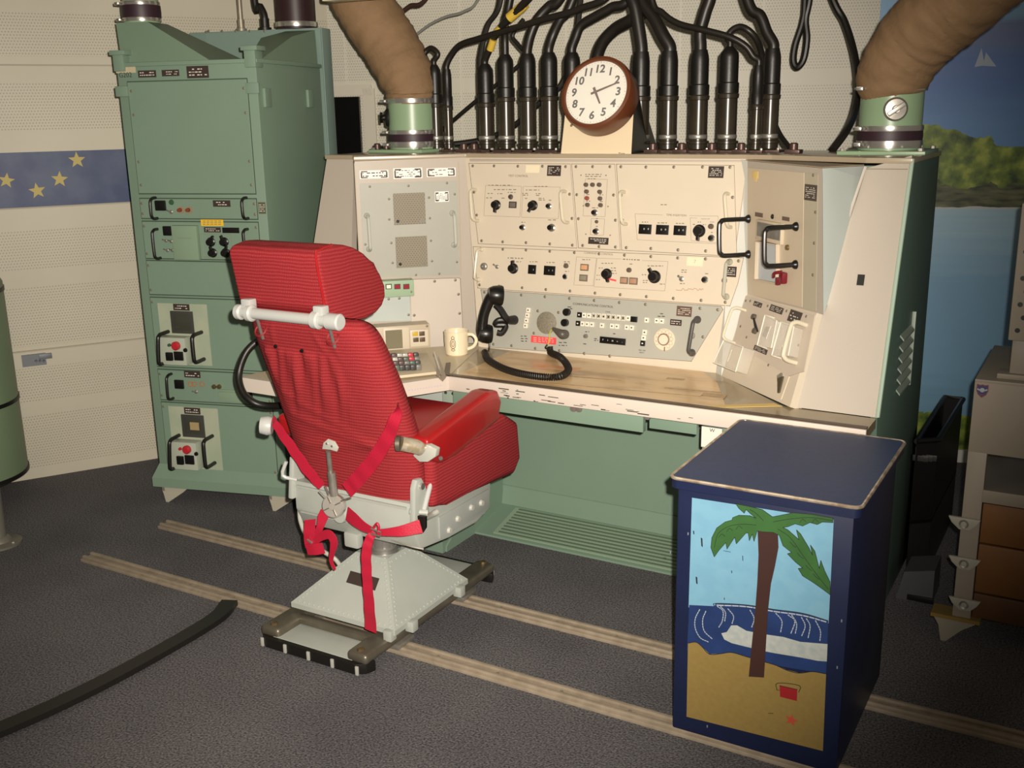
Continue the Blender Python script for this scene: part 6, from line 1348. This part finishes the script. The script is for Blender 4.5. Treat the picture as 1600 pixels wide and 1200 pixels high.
for s_ in ([(140, 553), (122, 590), (122, 630), (142, 668), (175, 685)], [(165, 560), (152, 595), (158, 640), (190, 672)], [(212, 540), (235, 560), (232, 600), (218, 625)], [(225, 540), (245, 565), (242, 600)], [(255, 550), (278, 580), (272, 610)], [(345, 555), (362, 590), (352, 625)], [(395, 560), (412, 600), (402, 640)], [(450, 568), (475, 600), (470, 645)], [(500, 575), (528, 600), (512, 650)], [(515, 575), (535, 610), (530, 650)], [(555, 585), (570, 620), (556, 660)], [(575, 590), (590, 620), (582, 668)], [(612, 598), (632, 640), (630, 680)]): stroke(9, s_, 3, .0022)
stroke(7, [(200, 540), (206, 528), (330, 534), (440, 552), (560, 568), (662, 598)], 4)
stroke(9, [(210, 535), (330, 541), (440, 560), (560, 577), (655, 603)], 4, .003)
stroke(7, [(92, 690), (125, 686), (150, 705), (180, 735), (225, 733), (270, 728), (330, 745), (400, 765), (450, 780), (495, 800), (545, 812), (600, 806), (655, 815)], 4)
shape(4, [(376, 225), (458, 232), (461, 300), (446, 380), (430, 450), (418, 560), (410, 700), (402, 830), (340, 826), (352, 700), (366, 560), (375, 440), (380, 330)], 5)
frond = [(288, 122), (340, 132), (395, 145), (437, 175), (520, 158), (600, 165), (684, 180), (684, 198), (640, 196), (620, 206), (590, 198), (560, 212), (530, 203), (500, 215), (480, 218), (500, 228), (545, 268), (535, 228), (552, 245), (585, 300), (600, 330), (592, 290), (610, 315), (628, 385), (634, 352), (650, 395), (672, 440), (672, 492), (640, 468), (600, 440), (560, 415), (542, 385), (560, 383), (530, 358), (498, 325), (515, 320), (480, 292), (465, 250), (440, 238), (400, 236), (375, 232), (362, 275), (355, 245), (343, 272), (338, 240), (328, 242), (290, 285), (283, 258), (252, 306), (247, 280), (220, 310), (200, 338), (186, 300), (190, 260), (210, 220), (245, 195), (272, 188), (275, 178), (300, 168), (345, 170), (370, 180), (345, 160), (330, 145), (322, 160), (300, 140)]
shape(3, frond, 6)
for k in range(len(frond)):
    stroke(7, [frond[k], frond[(k+1) % len(frond)]], 7, .0011)

for s_ in ([(200, 300), (215, 245), (255, 215), (310, 205), (370, 208)], [(460, 225), (510, 260), (560, 330), (610, 400), (665, 470)], [(440, 195), (520, 182), (600, 178), (680, 190)], [(345, 145), (370, 160), (400, 190)]): stroke(7, s_, 7, .0010)
for x, y, q in ((230, 245, 1), (262, 222, 1), (300, 212, 1), (520, 290, -1), (550, 335, -1), (585, 385, -1), (615, 420, -1), (560, 185, 1), (610, 185, 1)): stroke(7, [(x-12, y+14*q), (x, y), (x+14, y+10)], 7, .0009)
shape(6, [(466, 862), (538, 878), (536, 925), (468, 908)], 6)
stroke(7, [(455, 880), (458, 852), (546, 862), (544, 890)], 7, .0014); stroke(7, [(466, 862), (538, 878)], 7, .0012); stroke(7, [(455, 880), (466, 880)], 7, .001)
pic.mi = 8; c_ = PF.ab(*pc_(514, 1002)); star(pic, PF, c_[0], c_[1], .0165, .15, .0034, .42)
stroke(7, [(420, 975), (440, 976)], 6, .001); stroke(7, [(238, 313), (266, 318)], 6, .001)
for x, y, a, b in ((148, 280, 4, 20), (127, 435, 4, 16), (115, 240, 3, 8), (315, 345, 2, 12), (270, 400, 2, 6), (240, 510, 2, 5)): shape(7 if x != 315 else 1, [(x-a, y-b), (x+a*.6, y-b*.8), (x+a, y+b), (x-a*.5, y+b*.7)], 1)
pic.build('front_painting', mats, cab, 0, norm=True)
mb = MB(); rr = random.Random(2)
for x, y in ((92, 245), (200, 700), (20, 320), (718, 600), (700, 790), (170, 1030)):
    a, b = PF.ab(*pc_(x, y)); mb.box(PF.w(a, b, .0003), (.003, .007, .0006), PF.R)
mb.build('paint_scuff', mat('scuff_grey', (.16, .17, .22), .6), cab, 0)

# ================================================================ RIGHT: BEIGE SHELF RACK, BLACK BIN
RX = Pl((-.3, 3.18, 0), (1, 0, 0), (0, 0, 1)); cr2 = lambda x, y: (1360+x*.4, 580+y*.4)
sh = thing('equipment_shelf', (.0, 3.45, 0), 'beige metal equipment shelf with orange-brown wood panels below and emblem sticker', 'shelf unit')
shm = mat('beige_shelf_paint', (.25, .215, .17), .5, noise=(6, .3, (.22, .19, .15)))
X0 = -.305; X1 = .30; D2 = .50; Y0 = 3.18
zt_ = RX.ab(*cr2(450, 42))[1]; zp = RX.ab(*cr2(500, 330))[1]; zs = RX.ab(*cr2(520, 480))[1]; zb = .075
def sb(name, x0, x1, y0, y1, z0, z1, m=shm, bev=.003): return MB().box(((x0+x1)/2, (y0+y1)/2, (z0+z1)/2), (x1-x0, y1-y0, z1-z0), None, bev).build(name, m, sh)
fp = sb('front_panel', X0, X1, Y0, Y0+.012, zp, zt_); sb('top_plate', X0, X1, Y0, Y0+D2, zt_-.006, zt_+.006)
PW = .052
for x in (X0, X1-PW):
    for y in (Y0, Y0+D2-.04): sb('post', x, x+PW, y, y+.04, zb, zp+.002)
sb('shelf_board', X0+.005, X1-.005, Y0+.003, Y0+D2-.003, zs-.026, zs, mat('shelf_top_grey', (.15, .125, .105), .5)); sb('shelf_lip', X0+PW-.002, X1-PW, Y0-.002, Y0+.006, zs-.035, zs+.004)
wood = mat('orange_wood', (.18, .075, .018), .5, noise=(5, .3, (.11, .045, .012)), bump=(30, .2))
zz = [zs-.04, zs-.17, zs-.33, zb+.01]
for k, (a, b) in enumerate(zip(zz, zz[1:])): sb('wood_panel', X0+PW+.002, X1-PW-.002, Y0+.012, Y0+.03, b+.004, a-.002, wood if k != 2 else mat('dark_wood', (.085, .036, .013), .5, noise=(6, .3, (.09, .04, .014))))
sb('back_board', X0+.01, X1-.01, Y0+D2-.02, Y0+D2-.01, zb, zs-.03, mat('dark_wood', (.085, .036, .013)))
for y in (590, 745, 905):
    a, b = RX.ab(*cr2(368, y)); mb = MB(); q = [RX.w(a+dx, b+dz, .004) for dx, dz in ((-.045, .018), (.045, .018), (.035, .0), (.018, -.018), (-.012, -.020), (-.035, .0))]; mb.prism(q, RX.n*.012, .003); mb.mi = 1; mb.lathe([(.008, 0), (.012, .003), (.014, 0)], RX.w(a, b, .017), RX.n, 16); mb.build('mounting_lug', [mat('pale_lug', (.30, .285, .24), .45), steel], sh)
mb = MB(); a, b = RX.ab(*cr2(270, 1015)); q = [(X0-.06, Y0-.01, .075), (X0+.08, Y0-.01, .075), (X0+.08, Y0+.06, .075), (X0-.06, Y0+.06, .075)]; mb.prism(q, (0, 0, .012)); mb.build('foot_plate', mat('amber_plate', (.20, .13, .03), .5), sh)
mb = MB(); mb.prism([(X0-.05, Y0-.008, .075), (X0+.07, Y0-.008, .075), (X0+.03, Y0-.008, .045), (X0-.01, Y0-.008, 0), (X0-.025, Y0-.008, 0), (X0-.035, Y0-.008, .05)], (0, .012, 0)); mb.prism([(X0-.025, Y0, .075), (X0-.025, Y0+.06, .075), (X0-.025, Y0+.02, 0), (X0-.025, Y0, 0)], (.012, 0, 0)); mb.build('foot', mat('dull_cream_bracket', (.24, .22, .17)), sh)
mb = MB(); mb.prism([(X1-.1, Y0, .075), (X1, Y0, .075), (X1-.03, Y0, 0), (X1-.05, Y0, 0)], (0, .03, 0)); mb.build('foot', mat('dull_cream_bracket', (.24, .22, .17)), sh)
for x in (X0, X1-.04): sb('foot', x, x+.04, Y0+D2-.05, Y0+D2-.01, 0, .078, mat('dull_cream_bracket', (.24, .22, .17)))
# round-topped shield sticker
a, b = RX.ab(*cr2(437, 76)); SP = Pl(RX.w(0, 0, .001), RX.u, RX.v); mb = MB()
def shield(w_, h_, lay, mi): mb.mi = mi; mb.prism([SP.w(a+x*w_, b+y*h_, 0) for x, y in ((-.5, .5), (-.2, .44), (0, .5), (.2, .44), (.5, .5), (.52, .0), (.35, -.32), (0, -.55), (-.35, -.32), (-.52, 0))], SP.n*(.0006+.0004*lay))
shield(.031, .038, 0, 0); shield(.026, .032, 1, 1); mb.mi = 2; mb.lathe([(0, 0), (.0065, 0), (.0065, .0018), (0, .002)], SP.w(a, b+.002, 0), SP.n, 20); mb.mi = 0; mb.box(SP.w(a, b-.012, .0014), (.012, .003, .0006), SP.R)
for s_ in (-1, 1): mb.mi = 2; mb.box(SP.w(a+s_*.010, b+.003, .0013), (.008, .004, .0006), SP.R @ Matrix.Rotation(s_*.4, 3, 'Z'))
mb.build('shield_sticker', [mat('sticker_red', (.16, .03, .03), .5), mat('sticker_navy', (.02, .03, .12), .5), mat('sticker_white', (.30, .30, .32), .5)], fp, 0)
# perforated cabinet standing on the shelf top
zu = RX.ab(1590, 318)[1]; xa = RX.ab(1570, 560)[0]; xb = RX.ab(1566, 530)[0]
up = thing('perforated_cabinet', (.05, 3.4, zt_+.006), 'beige cabinet with round holes on short legs standing on the beige equipment shelf', 'cabinet')
ub = RX.ab(1590, 535)[1]
def ubx(name, x0, x1, y0, y1, z0, z1, m=shm, bev=.004): return MB().box(((x0+x1)/2, (y0+y1)/2, (z0+z1)/2), (x1-x0, y1-y0, z1-z0), None, bev).build(name, m, up)
Xu = RX.ab(1577, 500)[0]-.3
ubx('cabinet_body', Xu, .30, Y0+.02, Y0+.40, ub, zu+.0)
for x in (Xu+.01, .24): 
    for y in (Y0+.05, Y0+.34): ubx('leg', x, x+.05, y, y+.04, zt_+.006, ub)
ubx('foot_rail', Xu-.02, .30, Y0+.03, Y0+.10, zt_+.006, zt_+.022)
for k in range(11):
    for j in range(6):
        if k*.037+ub+.03 > zu-.01: continue
        MB().lathe([(0, 0), (.007, 0), (.007, .001), (0, .001)], (Xu+.022+j*.030+(.012 if k % 2 else 0), Y0+.020, ub+.03+k*.037), (0, -1, 0), 14).build('vent_hole', black, up)
# black bin with lower case behind the blue cabinet
BN = Pl((-.5, 3.42, 0), (1, 0, 0), (0, 0, 1))
binm = mat('black_bin_plastic', (.006, .005, .005), .35)
bt = thing('black_bin', (-.42, 3.5, 0), 'open black plastic bin standing behind the navy painted cabinet', 'bin')
zr = .50; q = [onz(*cr2(*p), zr) for p in ((85, 262), (265, 268), (362, 110), (205, 92))]; q = [Vector((max(p.x, -.505), p.y, p.z)) for p in q]
lo = [Vector((p.x, p.y, .20)) for p in q]
mb = MB(); cen_ = sum(q, Vector())/4
for i in range(4):
    j = (i+1) % 4; inn = lambda p, z=0: p.lerp(Vector((cen_.x, cen_.y, p.z)), .07)
    mb.hexa([lo[i], lo[j], inn(lo[j]), inn(lo[i])], [q[i], q[j], inn(q[j]), inn(q[i])])
mb.hexa(lo, [p+Vector((0, 0, .012)) for p in lo]); mb.build('bin_wall', binm, bt, 30)
mb = MB(); pts = q+[q[0]]; mb.tube([p+Vector((0, 0, .0)) for p in pts], .010, 8, 0); mb.build('rim', binm, bt)
mb = MB(); 
for k in range(3): a_ = q[0].lerp(q[1], .25+k*.2); mb.box(Vector((a_.x, a_.y-.006, zr-.06)), (.05, .004, .02), None, .001)
mb.build('wall_ribs', mat('grey_sheen', (.03, .03, .028), .35), bt)
MB().hexa([p*1.0-Vector((0, 0, .20)) for p in lo], [Vector((p.x, p.y, .20)) for p in lo]).build('stand', mat('black_stand', (.007, .006, .006), .5), bt, 30)
gc = thing('grey_case', (-.45, 3.2, 0), 'small dark grey case on the floor in front of the black bin', 'case')
g_ = [onz(*cr2(*p), 0) for p in ((70, 880), (240, 910))]; g_[0].x = max(g_[0].x, -.505)
MB().hexa([(g_[0].x, g_[0].y, 0), (g_[1].x, g_[1].y, 0), (g_[1].x-.0, g_[1].y+.16, 0), (g_[0].x, g_[0].y+.16, 0)], [(g_[0].x+.02, g_[0].y, .10), (g_[1].x-.0, g_[1].y, .12), (g_[1].x, g_[1].y+.14, .12), (g_[0].x+.02, g_[0].y+.14, .10)]).build('case_shell', mat('dusty_grey_case', (.055, .055, .058), .6), gc, 30)
mb = MB(); mb.box(((g_[0].x+g_[1].x)/2+.02, g_[1].y-.004+.0, .012), (g_[1].x-g_[0].x-.03, .010, .02), None, .003); mb.build('case_feet', black, gc)
